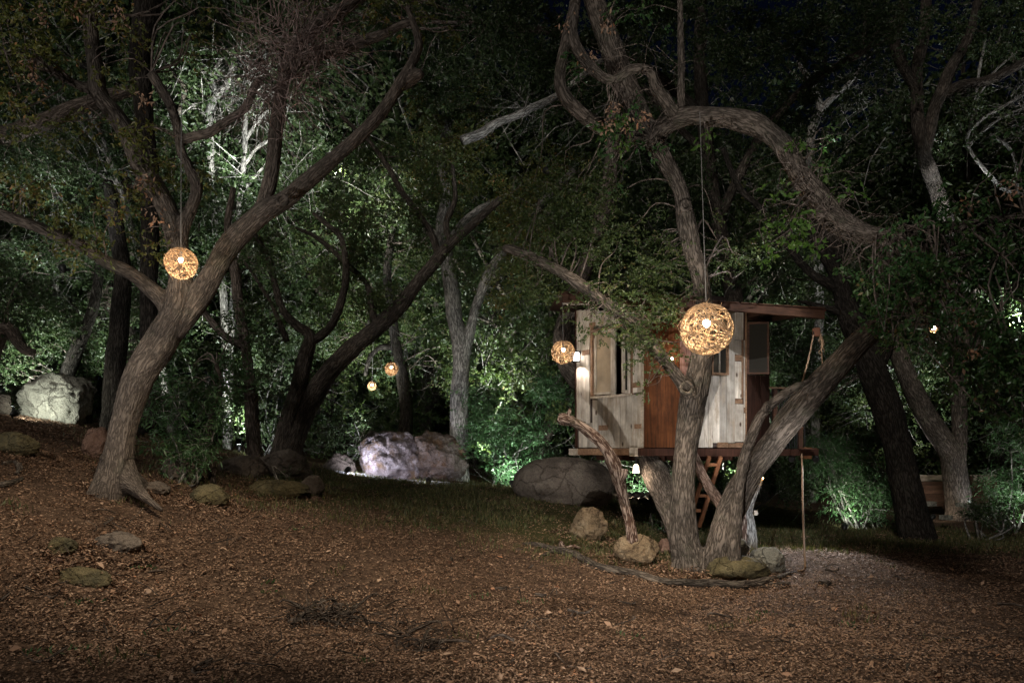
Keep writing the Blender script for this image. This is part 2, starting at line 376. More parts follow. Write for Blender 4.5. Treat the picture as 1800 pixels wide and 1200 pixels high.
m, nt, b = new_mat('window_glass'); b.inputs['Base Color'].default_value = (.03, .027, .022, 1); b.inputs['Roughness'].default_value = .12; b.inputs['Transmission Weight'].default_value = .0; b.inputs['Specular IOR Level'].default_value = .3; b.inputs['IOR'].default_value = 1.3
nt.links.new(ramp(nt, noise(nt, nd(nt, 'ShaderNodeNewGeometry').outputs['Position'], 6, 3), [(0, (.1,) * 3), (1, (.3,) * 3)]), b.inputs['Roughness'])
GLASS = m

# ------------------------------------------------------------------ leaves
def leaf_mesh(name, pos, dirs, L, wid, m, parent, tint=None, fold=.25, kind=None, nrm=None, curl=.0):
    n = len(pos); d = dirs / np.maximum(np.linalg.norm(dirs, axis=1, keepdims=True), 1e-9)
    r = N.normal(size=(n, 3)) if nrm is None else nrm
    s = np.cross(d, r); s /= np.maximum(np.linalg.norm(s, axis=1, keepdims=True), 1e-9)
    up = np.cross(s, d); L = np.asarray(L).reshape(-1, 1) * np.ones((n, 1)); w = L * wid
    V = np.empty((n, 4, 3), np.float32)
    V[:, 0] = pos; mid = pos + d * L * .45
    V[:, 1] = mid + s * w * .5 + up * w * fold; V[:, 2] = pos + d * L - up * L * curl; V[:, 3] = mid - s * w * .5 + up * w * fold
    Fc = (np.arange(n)[:, None] * 4 + np.array([0, 1, 2, 3])).astype(np.int32)
    # split along the midrib so the fold holds
    F3 = np.empty((n, 2, 3), np.int32); b4 = np.arange(n) * 4
    F3[:, 0] = np.stack([b4, b4 + 1, b4 + 2], 1); F3[:, 1] = np.stack([b4, b4 + 2, b4 + 3], 1)
    t = N.rand(n) if tint is None else tint
    me = mesh(name, V.reshape(-1, 3), F3.reshape(-1, 3), False, {'tint': ('POINT', 'FLOAT', np.repeat(t, 4))})
    o = link(name, me, m, parent)
    if kind: o['kind'] = kind
    return o

def rnd_dir(n):
    v = N.normal(size=(n, 3)); return v / np.linalg.norm(v, axis=1, keepdims=True)

def sprigs(centers, crad, per, leaves_per, L, spread=.35, droop=.2):
    """leaves on sprigs round clump centres -> positions, directions, clump index, sprig segments"""
    nc = len(centers); ns = nc * per
    o = np.repeat(centers, per, 0) + N.normal(size=(ns, 3)) * np.repeat(np.atleast_1d(crad) * np.ones(nc), per)[:, None] * .45
    d = rnd_dir(ns); d[:, 2] = d[:, 2] * .6 - droop; d /= np.linalg.norm(d, axis=1, keepdims=True)
    ln = L * leaves_per * spread * (.7 + .6 * N.rand(ns))
    k = np.tile(np.arange(leaves_per), ns); si = np.repeat(np.arange(ns), leaves_per)
    t = (k + N.rand(len(k))) / leaves_per
    pos = o[si] + d[si] * (ln[si] * t)[:, None] + N.normal(size=(len(k), 3)) * L * .12
    ld = rnd_dir(len(k)) * .9 + d[si] * .8; ld[:, 2] -= .25
    return pos, ld, np.repeat(np.arange(nc), per)[si], o, o + d * ln[:, None]

CLEAR = [(1062,655,44,11),(1680,850,42,17.8),(688,648,17,18),(654,678,14,19.4),(318,463,40,8.3),(990,619,26,11.6),(1242,578,58,8.8),(1641,578,12,10.9),(720,800,90,16.2),(1060,735,50,11),(1140,740,45,11),(1118,824,16,11),(1290,345,32,30),(1300,400,26,30),(1645,765,48,16),(1300,700,60,11),(530,520,38,16),(520,450,34,16),(1400,600,38,11.3),(1440,660,30,16)]
def clearmask(pp):
    px = CX + pp[:, 0] / pp[:, 1] * F; py = HY - (pp[:, 2] - CZ) / pp[:, 1] * F; k = np.ones(len(pp), bool)
    for cx, cy, rr_, D in CLEAR: k &= ~(((px - cx) ** 2 + (py - cy) ** 2 < (rr_ + 120 / pp[:, 1]) ** 2) & (pp[:, 1] < D))
    return k
def crown(parent, blobs, m, L=.055, wid=.5, cov=1.6, leaves_per=8, per=4, crad=.16, name='crown', limb_pts=None, twig_m=None, nbr=6, gap=.0, seed=0, tw=True, droop=.2):
    """blobs: (px,py,D,rx_px,ry_px,rz_m[,cov]) -> one foliage mesh and one mesh of thin branches"""
    AP, AD, AT = [], [], []; br = MB(); rr = random.Random(seed + 5)
    for bi, bl in enumerate(blobs):
        px, py, D, rx, ry, rz = bl[:6]; cv = cov * (bl[6] if len(bl) > 6 else 1)
        c = P(px, py, D); ax = np.array([rx * D / F, rz, ry * D / F])
        area = math.pi * ax[0] * ax[2]; nl = int(cv * area / (L * L * wid * .5 * .55)); ncl = max(2, nl // (per * leaves_per))
        q = rnd_dir(int(ncl * 2.2)) * (N.rand(int(ncl * 2.2)) ** .42)[:, None]
        pp = c + q * ax; pp = pp[clearmask(pp)]
        if len(pp) < 3: continue
        nz = vnoise(pp * 1.3 + seed, 3 + seed) + .6 * vnoise(pp * 3.3, 8 + seed)
        keep = np.argsort(-(nz + N.rand(len(nz)) * .35))[:ncl]; pp = pp[keep]
        pos, ld, ci, a, b_ = sprigs(pp, crad, per, leaves_per, L, droop=droop)
        ctint = N.rand(len(pp)) * .45
        AP.append(pos); AD.append(ld); AT.append(np.clip(ctint[ci] + N.rand(len(pos)) * .56, 0, 1))
        if tw:
            for i in range(0, len(a), 3):
                br.add(*tri_stick(a[i], b_[i], .0035 + L * .02))
            if limb_pts is not None and len(pp):
                for k in range(nbr):
                    tgt = pp[rr.randrange(len(pp))]; j = np.argmin(((limb_pts - tgt) ** 2).sum(1) + N.rand(len(limb_pts)) * .3)
                    s0 = limb_pts[j]; dd = np.linalg.norm(tgt - s0); M1 = s0 + (tgt - s0) * .35 + N.normal(size=3) * dd * .1 + [0, 0, dd * .12]; M2 = s0 + (tgt - s0) * .7 + N.normal(size=3) * dd * .1 + [0, 0, dd * .1]
                    r0 = min(.03, .004 + .007 * dd); br.tube([s0, M1, M2, tgt], [r0, r0 * .75, r0 * .5, r0 * .25], 5, .2, k, 3)
    pos = np.vstack(AP); o = leaf_mesh(name, pos, np.vstack(AD), L * (.7 + .6 * N.rand(len(pos))), wid, m, parent, np.concatenate(AT), kind='stuff' if parent is not None else None)
    if br.n:
        t = br.build('twigs', twig_m or TWIG, parent); t['kind'] = 'stuff'
    return o
def tri_stick(a, b, r):
    d = b - a; d = d / (np.linalg.norm(d) + 1e-9); u = np.cross(d, [.3, .5, .8]); u /= np.linalg.norm(u) + 1e-9; w = np.cross(d, u)
    V = [a + u * r, a - u * .5 * r + w * .87 * r, a - u * .5 * r - w * .87 * r, b]
    return np.array(V), [(0, 1, 3), (1, 2, 3), (2, 0, 3)]

def limb3(l, D_def=None):
    """(px,py,D,r_px) -> points and radii"""
    pts = [P(a[0], a[1], a[2]) for a in l]; rad = [a[3] * a[2] / F for a in l]; return np.array(pts), np.array(rad)

def sample_limbs(limbs, sub=5):
    out = []
    for l in limbs:
        p, r = limb3(l); p, r = crom(p, r, sub); out.append(p)
    return np.vstack(out)

def organic_trunk(name, limbs, m, parent, voxel=.024, knots=(), seed=0):
    """all limbs melted into one skin, then furrowed along each limb"""
    mb = MB(); segs = []
    for i, l in enumerate(limbs):
        p, r = limb3(l); r = r * .87; V, Fc, B = tube(p, r, 16, .15, seed + i, 5); mb.add(V, Fc, B)
        q, rr = crom(p, r, 5); s = np.concatenate([[0], np.cumsum(np.linalg.norm(np.diff(q, axis=0), axis=1))])
        # frames
        T = np.gradient(q, axis=0); T /= np.linalg.norm(T, axis=1, keepdims=True); u = np.cross(T[0], [.2, .9, .1]); u /= np.linalg.norm(u)
        for k in range(len(q) - 1):
            u = u - T[k] * (u @ T[k]); u /= np.linalg.norm(u); w = np.cross(T[k], u)
            segs.append((q[k], q[k + 1], rr[k], rr[k + 1], s[k] + i * 3.7, s[k + 1] + i * 3.7, u.copy(), w.copy()))
    for (px, py, D, rp, dz) in knots:
        c = P(px, py, D); rad = rp * D / F; a = np.linspace(0, 2 * np.pi, 13)[:-1]
        pts = [c + np.array([math.cos(t) * rad, dz, math.sin(t) * rad]) for t in a]
        mb.tube(pts + pts[:1], [rad * .42] * 13, 8, .2, 3, 2)
    me = mesh(name + '_raw', np.vstack(mb.V), mb.F); ob = bpy.data.objects.new('raw', me); C.objects.link(ob)
    rm = ob.modifiers.new('r', 'REMESH'); rm.mode = 'VOXEL'; rm.voxel_size = voxel; rm.use_smooth_shade = True
    sm = ob.modifiers.new('s', 'SMOOTH'); sm.factor = .5; sm.iterations = 3
    dg = bpy.context.evaluated_depsgraph_get(); ev = ob.evaluated_get(dg); m2 = bpy.data.meshes.new_from_object(ev)
    bpy.data.objects.remove(ob); bpy.data.meshes.remove(me)
    n = len(m2.vertices); V = np.empty(n * 3, np.float32); m2.vertices.foreach_get('co', V); V = V.reshape(-1, 3).astype(float)
    nm = np.empty(n * 3, np.float32); m2.vertices.foreach_get('normal', nm); nm = nm.reshape(-1, 3)
    best = np.full(n, 1e9); B = np.zeros((n, 3)); RR = np.zeros(n)
    for a, b_, r0, r1, s0, s1, u, w in segs:
        d = b_ - a; L2 = d @ d + 1e-12; t = np.clip((V - a) @ d / L2, 0, 1); c = a + t[:, None] * d; off = V - c
        rr = r0 + (r1 - r0) * t; dist = np.linalg.norm(off, axis=1) - rr; k = dist < best
        best[k] = dist[k]; th = np.arctan2(off[k] @ w, off[k] @ u); B[k] = np.stack([np.cos(th) * rr[k], np.sin(th) * rr[k], s0 + t[k] * (s1 - s0)], 1); RR[k] = rr[k]
    fur = 1 - np.abs(fbm(B * [24, 24, 6.0], 3, seed)); lump = fbm(B * [4, 4, 2.2], 3, seed + 4)
    V = V + nm * ((fur - .6) * np.clip(RR * .06, .001, .012) + lump * RR * .07)[:, None]
    m2.vertices.foreach_set('co', V.astype(np.float32).ravel())
    at = m2.attributes.new('bark_co', 'FLOAT_VECTOR', 'POINT'); at.data.foreach_set('vector', B.astype(np.float32).ravel())
    m2.polygons.foreach_set('use_smooth', [True] * len(m2.polygons)); m2.materials.clear(); m2.update()
    return link(name, m2, m, parent)

def simple_trunk(name, limbs, m, parent, seed=0, sides=10):
    mb = MB()
    for i, l in enumerate(limbs):
        p, r = limb3(l); mb.tube(p, r, sides, .16, seed + i, 5)
    return mb.build(name, m, parent, True)

def bare(parent, blobs, m, name='dead_twigs', n=60, ln=.6, r=.004, seed=0, down=.3, wig=.25):
    """thin bare twigs"""
    mb = MB(); rr = np.random.RandomState(seed)
    for (px, py, D, rx, ry, rz) in blobs:
        c = P(px, py, D); ax = np.array([rx * D / F, rz, ry * D / F])
        for k in range(n):
            q = rr.normal(size=3); q /= np.linalg.norm(q); a = c + q * ax * rr.rand() ** .5
            d = rr.normal(size=3); d[2] -= down; d /= np.linalg.norm(d); pts = [a]
            for j in range(4):
                d = d + rr.normal(size=3) * wig; d /= np.linalg.norm(d); pts.append(pts[-1] + d * ln / 4 * (.6 + .8 * rr.rand()))
            mb.tube(pts, [r * 1.6, r * 1.3, r, r * .7, r * .4], 3, 0, 0, 1)
    o = mb.build(name, m, parent); o['kind'] = 'stuff'; return o

# ------------------------------------------------------------------ lights with their fixtures
def spot(px, py, D, tx, ty, tD, W, ang=70, col=(.88, 1, .93), blend=.9, label=None, fixture=True, rad=.06, snap=True, cat='light', up=.12, lens=None):
    if snap:
        a = P(px, py, D); z = gz([a[0]], [a[1]])[0] + up; a = np.array([a[0], a[1], z])
    else: a = P(px, py, D)
    b_ = P(tx, ty, tD); d = Vector(b_ - a).normalized()
    root = thing('garden_spotlight' if snap else 'free_spotlight', label, cat, a)  # unsnapped lamps include unseen added fills; not all hang in trees
    l = bpy.data.lights.new('lamp', 'SPOT'); l.energy = W; l.color = col; l.spot_size = math.radians(ang); l.spot_blend = blend; l.shadow_soft_size = rad
    lo = bpy.data.objects.new('lamp', l); C.objects.link(lo); lo.parent = root; lo.rotation_euler = (-d).to_track_quat('Z', 'Y').to_euler(); lo.location = d * .045
    q = (d).to_track_quat('Z', 'Y').to_matrix()
    mb = MB(); p0 = np.array(Vector(a) - d * .13); p1 = np.array(Vector(a) + d * .02); mb.tube([p0, (p0 + p1) / 2, p1], [.025, .05, .058], 12, 0, 0, 1)
    mb.build('lamp_head', METAL, root, True)
    mb = MB(); mb.tube([p1, p1 + np.array(d) * .008], [.05, .05], 12, 0, 0, 1); mb.build('lens', lens or LENS, root)
    mb = MB()
    if snap: mb.tube([a - [0, 0, up + .05], p0], [.012, .012], 6, 0, 0, 1)
    else: mb.tube([p0, p0 + np.array([0, .12, .06])], [.012, .02], 6, 0, 0, 1)
    mb.build('bracket', METAL, root); return root
def point(parent, loc, W, col=(1, .72, .42), rad=.04):
    l = bpy.data.lights.new('lamp', 'POINT'); l.energy = W; l.color = col; l.shadow_soft_size = rad
    lo = bpy.data.objects.new('lamp', l); C.objects.link(lo); lo.parent = parent; lo.location = Vector([float(x) for x in loc]) - parent.location

# ================================================================== GROUND
def axis(lo, hi, a, b, step, far):
    core = np.arange(a, b + 1e-6, step); out = [core[-1]]; s = step
    while out[-1] < hi: s *= 1.25; out.append(out[-1] + min(s, far))
    inn = [core[0]]; s = step
    while inn[-1] > lo: s *= 1.25; inn.append(inn[-1] - min(s, far))
    return np.concatenate([inn[1:][::-1], core, out[1:]])
gx = axis(-150, 150, -12, 12, .14, 12); gy = axis(-30, 220, 3, 19, .14, 12)
XX, YY = np.meshgrid(gx, gy); ZZ = gz(XX.ravel(), YY.ravel())
def soft(x, y, cx, cy, rx, ry): return np.clip(1.35 - np.sqrt(((x - cx) / rx) ** 2 + ((y - cy) / ry) ** 2), 0, 1)
def pxw(px, py):
    h_ = hit(px, py); return h_[0], h_[1]
def grassmask(x, y):
    g = soft(x, y, -1.2, 13.4, 4.8, 3.3) * .95 + soft(x, y, 1.2, 12.0, 2.4, 2.2) * .7 + soft(x, y, 6.8, 13.2, 5.2, 2.0) + soft(x, y, 2.4, 13.2, 2.2, 1.5)
    return np.clip(g, 0, 1)
nx, ny = len(gx), len(gy); idx = np.arange(nx * ny).reshape(ny, nx)
Fq = np.stack([idx[:-1, :-1], idx[:-1, 1:], idx[1:, 1:], idx[1:, :-1]], -1).reshape(-1, 4)
gm = mesh('ground', np.stack([XX.ravel(), YY.ravel(), ZZ], 1), Fq, True, {'grass': ('POINT', 'FLOAT', grassmask(XX.ravel(), YY.ravel()))})
tag(link('ground', gm, GROUND), kind='structure')

# leaf litter
def wedge(n, d0, d1, pw):
    t = N.rand(n); D = d0 + (d1 - d0) * t ** pw; x = (N.rand(n) * 2100 - 150 - 900) / F * D; return x, D
x, y = wedge(330000, 4.3, 14.5, 1.02)
keep = N.rand(len(x)) > grassmask(x, y) * .72
clump = fbm(np.stack([x * 1.4, y * 1.4, x * 0], 1), 3, 21); keep &= (clump > -.35) | (N.rand(len(x)) > .55)
x, y = x[keep], y[keep]; n = len(x)
z = gz(x, y) + N.rand(n) * .022 + .003
az = N.rand(n) * 2 * np.pi; tl = N.normal(size=n) * .32
nr = np.stack([N.normal(size=n) * .34, N.normal(size=n) * .34, np.ones(n)], 1)
tint = np.clip(N.rand(n) * .8 + .12 * fbm(np.stack([x * 2, y * 2, x * 0], 1), 2, 4) + .1, 0, 1)
lf = leaf_mesh('leaf_litter', np.stack([x, y, z], 1), np.stack([np.cos(az), np.sin(az), np.abs(tl) * .6], 1), (.018 + .022 * N.rand(n) ** 2) * (1 + np.clip(y - 9, 0, 6) * .06), .46, DRY, None, tint, .28, 'stuff', nr, -.1)
tag(lf, 'brown fallen oak leaves covering the open ground', 'leaf litter')
# a few hundred bigger curled leaves
x, y = wedge(260, 4.3, 10, 1.0); n = len(x)
lf = leaf_mesh('large_fallen_leaves', np.stack([x, y, gz(x, y) + .02], 1), np.stack([N.normal(size=n), N.normal(size=n), .25 * N.rand(n)], 1), .055 + .04 * N.rand(n), .55, DRY, None, .55 + .45 * N.rand(n), .35, 'stuff', np.stack([N.normal(size=n) * .4, N.normal(size=n) * .4, np.ones(n)], 1), -.2)
tag(lf, 'larger pale curled leaves scattered on top of the brown litter', 'leaf litter')
# drifts of leaves blown against trunks and stones
pp = []
for cx, cy, rw in [(205,868,50),(1212,1008,45),(1275,1012,55),(1120,996,45),(1033,951,40),(1300,1026,60),(210,975,45),(140,1038,55),(110,980,30),(370,893,40),(500,876,70),(35,803,50),(1605,950,50),(165,808,30),(990,890,90)]:
    h_ = hit(cx, cy); rm_ = rw * h_[1] / F; k = 900; a = N.rand(k) * 6.28; q = np.abs(N.normal(size=k)) * .16
    X = h_[0] + np.cos(a) * (rm_ + q * rm_ * 2.4) ; Y = h_[1] + .25 * rm_ + np.sin(a) * (rm_ * .75 + q * rm_ * 2.4)
    pp.append(np.stack([X, Y, gz(X, Y) + np.clip(.10 - q * .45, .01, .1) * N.rand(k)], 1))
pp = np.vstack(pp); n = len(pp)
lf = leaf_mesh('leaf_drifts', pp, np.stack([N.normal(size=n), N.normal(size=n), .25 * N.normal(size=n)], 1), .022 + .028 * N.rand(n) ** 1.5, .48, DRY, None, N.rand(n) * .9, .28, 'stuff', np.stack([N.normal(size=n) * .4, N.normal(size=n) * .4, np.ones(n)], 1), -.1)
tag(lf, 'brown leaves drifted up against the trunks and stones', 'leaf litter')
# grass
x, y = wedge(230000, 5, 17, .8); g = grassmask(x, y); spk = fbm(np.stack([x * 2.2, y * 2.2, x * 0], 1), 3, 31)
keep = (N.rand(len(x)) < g * np.clip(.55 + spk, 0, 1)) | ((spk > 1.0) & (N.rand(len(x)) < .25)); x, y = x[keep], y[keep]; n = len(x)
lf = leaf_mesh('grass', np.stack([x, y, gz(x, y) - .005], 1), np.stack([N.normal(size=n) * .4, N.normal(size=n) * .4, np.ones(n)], 1), .05 + .06 * N.rand(n), .12, GRASS, None, None, .1, 'stuff')
tag(lf, 'short sparse grass on the mound and along the back of the clearing', 'grass')

# ================================================================== ROCKS
def rock(name, label, x0, x1, y0, y1, m, D=None, depth=.8, seed=1, planes=7, cut=.78, rough=.14, sink=.12, sub=5, group=None, tilt=0):
    if D is None: D = hit((x0 + x1) / 2, y1 - 3)[1] + (x1 - x0) / 2 * .5 * 9 / F
    c = P((x0 + x1) / 2, (y0 + y1) / 2, D); sx = (x1 - x0) / 2 * D / F; sz = (y1 - y0) / 2 * D / F; sy = sx * depth
    bm = bmesh.new(); bmesh.ops.create_icosphere(bm, subdivisions=sub, radius=1); V = np.array([v.co[:] for v in bm.verts]); Fc = [[v.index for v in f.verts] for f in bm.faces]; bm.free()
    rr = np.random.RandomState(seed)
    V = V * (1 + rough * 1.2 * fbm(V * 1.1 + seed * 3.1, 2, seed))[:, None]
    for k in range(planes):
        nn = rr.normal(size=3); nn /= np.linalg.norm(nn); d = cut + rr.rand() * .16
        V = V - np.maximum(0, V @ nn - d)[:, None] * nn * .92
    rg = 1 - np.abs(fbm(V * 2.2 + seed, 4, seed + 2)); V = V * (1 + rough * .8 * (rg - .5) + rough * .4 * fbm(V * 6 + seed, 3, seed))[:, None]
    lo, hi = V.min(0), V.max(0); V = (V - (lo + hi) / 2) / ((hi - lo) / 2)
    if tilt: ct, st = math.cos(tilt), math.sin(tilt); V = V @ np.array([[ct, 0, -st], [0, 1, 0], [st, 0, ct]])
    V = V * [sx, sy, sz * (1 + sink)] + c - [0, 0, sz * sink]
    base = np.array([c[0], c[1], c[2] - sz])
    me = mesh(name, V - base, Fc, True); o = bpy.data.objects.new(name, me); C.objects.link(o); o.location = base.tolist(); me.materials.append(m)
    return tag(o, label, 'rock' if name != 'boulder' else 'boulder', group)
rock('boulder', 'big pale angular boulder lit white on the left slope', 38, 166, 655, 748, ROCK_P, 13.6, .7, 6, 11, .6, .2, tilt=.34)
rock('boulder', 'dark boulder half out of frame at the left edge beside the pale one', -30, 22, 688, 738, ROCK_G, 13.2, .8, 5)
rock('boulder', 'left mauve boulder brightly lit by a ground light', 625, 738, 756, 847, ROCK_L, 16.2, .9, 14, 10, .66, .2)
rock('boulder', 'right brown and mauve boulder with a cleft, at the foot of the pale straight tree', 698, 825, 756, 848, ROCK_B, 16.6, .7, 19, 11, .64, .22)
rock('boulder', 'huge smooth dark egg shaped boulder left of the treehouse', 900, 1082, 802, 894, ROCK_G, 13.7, .75, 8, 2, .95, .06, tilt=.16)
rock('rock', 'upright tan rock standing alone left of the treehouse oak', 1000, 1068, 889, 951, ROCK_T, None, .8, 121, 5, .74, .16)
rock('rock', 'tan rock with a white lichen patch under the thin propped limb', 1078, 1161, 937, 996, ROCK_T, None, .8, 23, 6, .74, .14)
rock('rock', 'small reddish rock tucked between the lichen rock and the trunk', 1156, 1182, 945, 974, ROCK_R, 10.6, .8, 25, 5)
rock('rock', 'low wide mossy rock at the right foot of the treehouse oak', 1241, 1356, 975, 1026, ROCK_M, None, .7, 27, 5, .8, .12)
rock('rock', 'pale rounded rock behind the low mossy one by the rope', 1312, 1380, 960, 1014, ROCK_P, 9.8, .8, 29, 5, .8, .12)
rock('rock', 'white lit rock in front of the pale dead post', 1282, 1318, 945, 976, ROCK_P, 10.6, .8, 31, 6)
rock('rock', 'grey blocky rock on the leaf litter, right of the two upper ones', 165, 252, 934, 975, ROCK_G, None, .7, 33, 8, .68, .14)
rock('rock', 'small rounded brown rock left of the grey blocky one', 82, 136, 942, 980, ROCK_M, None, .8, 35, 4, .8)
rock('rock', 'flat mossy rock lying lowest on the left slope', 90, 196, 996, 1038, ROCK_M, None, .7, 37, 5, .75, .12)
rock('rock', 'pebble sized stone between the brown rock and the flat mossy one', 92, 112, 980, 996, ROCK_R, None, .8, 38, 4, sub=3)
rock('rock', 'wedge shaped mossy rock to the right of the big left oak', 334, 406, 850, 893, ROCK_M, None, .7, 39, 7, .68, .12, tilt=.3)
rock('rock', 'long mossy rock at the left edge of the slope', -20, 70, 758, 805, ROCK_M, None, .6, 41, 4, .8)
rock('rock', 'rounded reddish rock against the left side of the big oak', 146, 192, 749, 808, ROCK_R, None, .8, 43, 4, .85)
rock('boulder', 'dark rounded boulder behind the low stone ledge', 385, 470, 800, 848, ROCK_G, 12.4, .8, 45, 5, .8)
rock('boulder', 'dark flat topped boulder behind the right end of the ledge', 452, 548, 788, 846, ROCK_G, 12.8, .7, 47, 5, .75)
rock('rock', 'long flat ledge stone along the edge of the clearing', 428, 545, 842, 876, ROCK_M, 11.3, .35, 49, 6, .7, .1)
rock('rock', 'square stone at the right end of the ledge', 526, 568, 834, 872, ROCK_G, 11.6, .8, 51, 9, .62, .08)
rock('rock', 'tiny stone below the left part of the ledge end', 524, 541, 869, 880, ROCK_R, None, .8, 52, 4, sub=3)
rock('rock', 'tiny stone below the right part of the ledge end', 545, 565, 871, 882, ROCK_R, None, .8, 53, 4, sub=3)
rock('boulder', 'low dark rock left of the mauve boulders', 566, 628, 796, 838, ROCK_G, 16.2, .8, 54, 5)
rock('rock', 'dark rock between the big oak and the leaning trees', 285, 345, 800, 848, ROCK_G, 10.6, .8, 55, 5)
rock('rock', 'dark slab in the shade right of the big oak root', 240, 300, 845, 872, ROCK_G, 9.4, .8, 57, 5)
# dry stone wall seen under the cabin
w = thing('stone_wall', 'low dry stone wall in the dark behind the treehouse ladder', 'wall', P(1150, 880, 16))
rr = random.Random(3)
for row in range(4):
    xx = 1080 + rr.random() * 8
    while xx < 1232:
        wd = 12 + rr.random() * 14; D = 16 + rr.random() * .05; c = P(xx + wd / 2, 904 - row * 10 - 5, D)
        bm = bmesh.new(); bmesh.ops.create_icosphere(bm, subdivisions=2, radius=1); V = np.array([v.co[:] for v in bm.verts]); Fc = [[v.index for v in f.verts] for f in bm.faces]; bm.free()
        V = np.sign(V) * np.abs(V) ** .6; V = V * (1 + .12 * fbm(V + xx, 2, row))[:, None]; V = V * [wd * D / F / 2, .16, 5.2 * D / F] + c
        link('stone', mesh('stone', V, Fc, True), ROCK_G, w); xx += wd + .6

# ================================================================== BIG LEFT OAK
A = thing('oak_tree', 'big brown oak in the left foreground with a curved trunk, a lantern in its fork', 'tree', hit(205, 862))
LA = [
 [(192,930,8.9,52),(200,862,8.9,42),(204,835,8.9,36),(208,800,8.95,33),(220,735,9,31),(248,655,9,34),(276,610,9,36),(303,568,9,35),(318,535,9,30),(318,490,9,22),(314,440,9.05,20),(300,380,9.1,18),(277,333,9.1,18),(248,290,9.1,18),(228,240,9.1,19),(200,200,9.1,18),(175,167,9.1,17),(167,117,9,15),(160,67,9,14),(157,0,8.9,13),(150,-90,8.8,10)],
 [(305,570,9,24),(290,533,8.95,17),(262,505,8.9,15),(232,482,8.8,14),(190,463,8.7,14),(140,430,8.5,13),(60,397,8.2,12),(0,376,8,12),(-80,350,7.8,10)],
 [(308,580,9,26),(350,522,8.95,29),(383,462,8.9,28),(425,408,8.85,27),(470,370,8.8,26),(505,348,8.8,23),(560,300,8.75,20),(620,250,8.7,18),(668,200,8.65,17),(700,152,8.6,16),(722,115,8.6,13),(736,80,8.55,12),(728,45,8.5,9),(715,10,8.5,7)],
 [(452,385,8.85,18),(470,335,8.9,15),(480,290,8.9,14),(487,220,8.95,14),(497,150,9,14),(515,95,9,14),(548,55,9,15),(590,25,8.95,14),(640,-10,8.9,12)],
 [(505,120,9,13),(545,98,8.95,14),(590,88,8.9,13),(650,70,8.8,11),(705,45,8.7,8),(745,30,8.6,5)],
 [(318,440,9.05,15),(322,397,9.05,14),(346,335,9,12),(331,293,8.95,10),(317,260,8.9,10),(310,213,8.9,10),(293,173,8.85,11),(266,128,8.8,11)],
 [(314,250,8.95,9),(340,240,8.9,9),(367,233,8.9,9),(402,212,8.9,8),(433,187,8.9,8),(446,155,8.9,8),(458,137,8.9,7)],
 [(168,160,9.1,12),(135,148,9,9),(100,130,8.9,8),(45,98,8.8,7),(-10,90,8.7,6)],
 [(700,150,8.65,14),(728,135,8.6,13),(742,128,8.55,10)],
 [(206,812,8.95,30),(220,838,8.9,24),(240,860,8.75,14),(262,880,8.55,8),(285,897,8.4,5)],
 [(204,815,8.95,30),(182,845,8.85,20),(160,870,8.75,11),(140,890,8.7,6)],
 [(216,830,9.0,22),(240,846,9.2,13),(270,862,9.4,7)],
]
LA[0] = [(a, b_, c_, d_ * (.84 if k < 8 else 1.08)) for k, (a, b_, c_, d_) in enumerate(LA[0])]
LA[2] = [(a, b_, c_, d_ * .78) for a, b_, c_, d_ in LA[2]]
LA[1] = [(a, b_, c_, d_ * .95) for a, b_, c_, d_ in LA[1]]
organic_trunk('trunk', LA, BARKA, A, .022, [(262,318,8.9,7,0),(496,352,8.55,9,0)], 1)
lpA = sample_limbs(LA[:8], 3)
crown(A, [(60,95,8.6,75,60,.7,.9),(140,40,8.8,90,50,.7,.8),(30,190,8.3,60,50,.5,.8),(110,235,8.8,50,40,.5,.7),(205,90,8.8,45,70,.5,.6),(70,340,8.2,90,35,.5,.8),(170,395,8.5,90,40,.5,.8),(120,440,8.3,60,25,.4,.7),(250,265,8.7,55,50,.4,.8),(290,300,8.8,45,35,.4,.6),(215,330,8.8,45,35,.4,.7),(345,290,8.9,30,40,.3,.5),(20,30,8.5,60,50,.6,.9),(700,15,8.7,70,35,.6,.9),(760,40,8.8,50,30,.5,.5),(560,20,9.2,60,25,.4,.5),(250,420,8.8,40,35,.3,.5),(390,20,9.2,60,30,.5,.4),(330,60,9.5,50,50,.5,.3)],
      LEAF_O, .052, .48, .62, 7, 4, .13, limb_pts=lpA, nbr=7, seed=1)
bare(A, [(500,75,8.5,85,90,.4),(480,150,8.5,60,50,.3),(560,60,8.6,60,60,.3)], TWIGP, 'dead_twigs', 120, .75, .0036, 4, .35, .4)

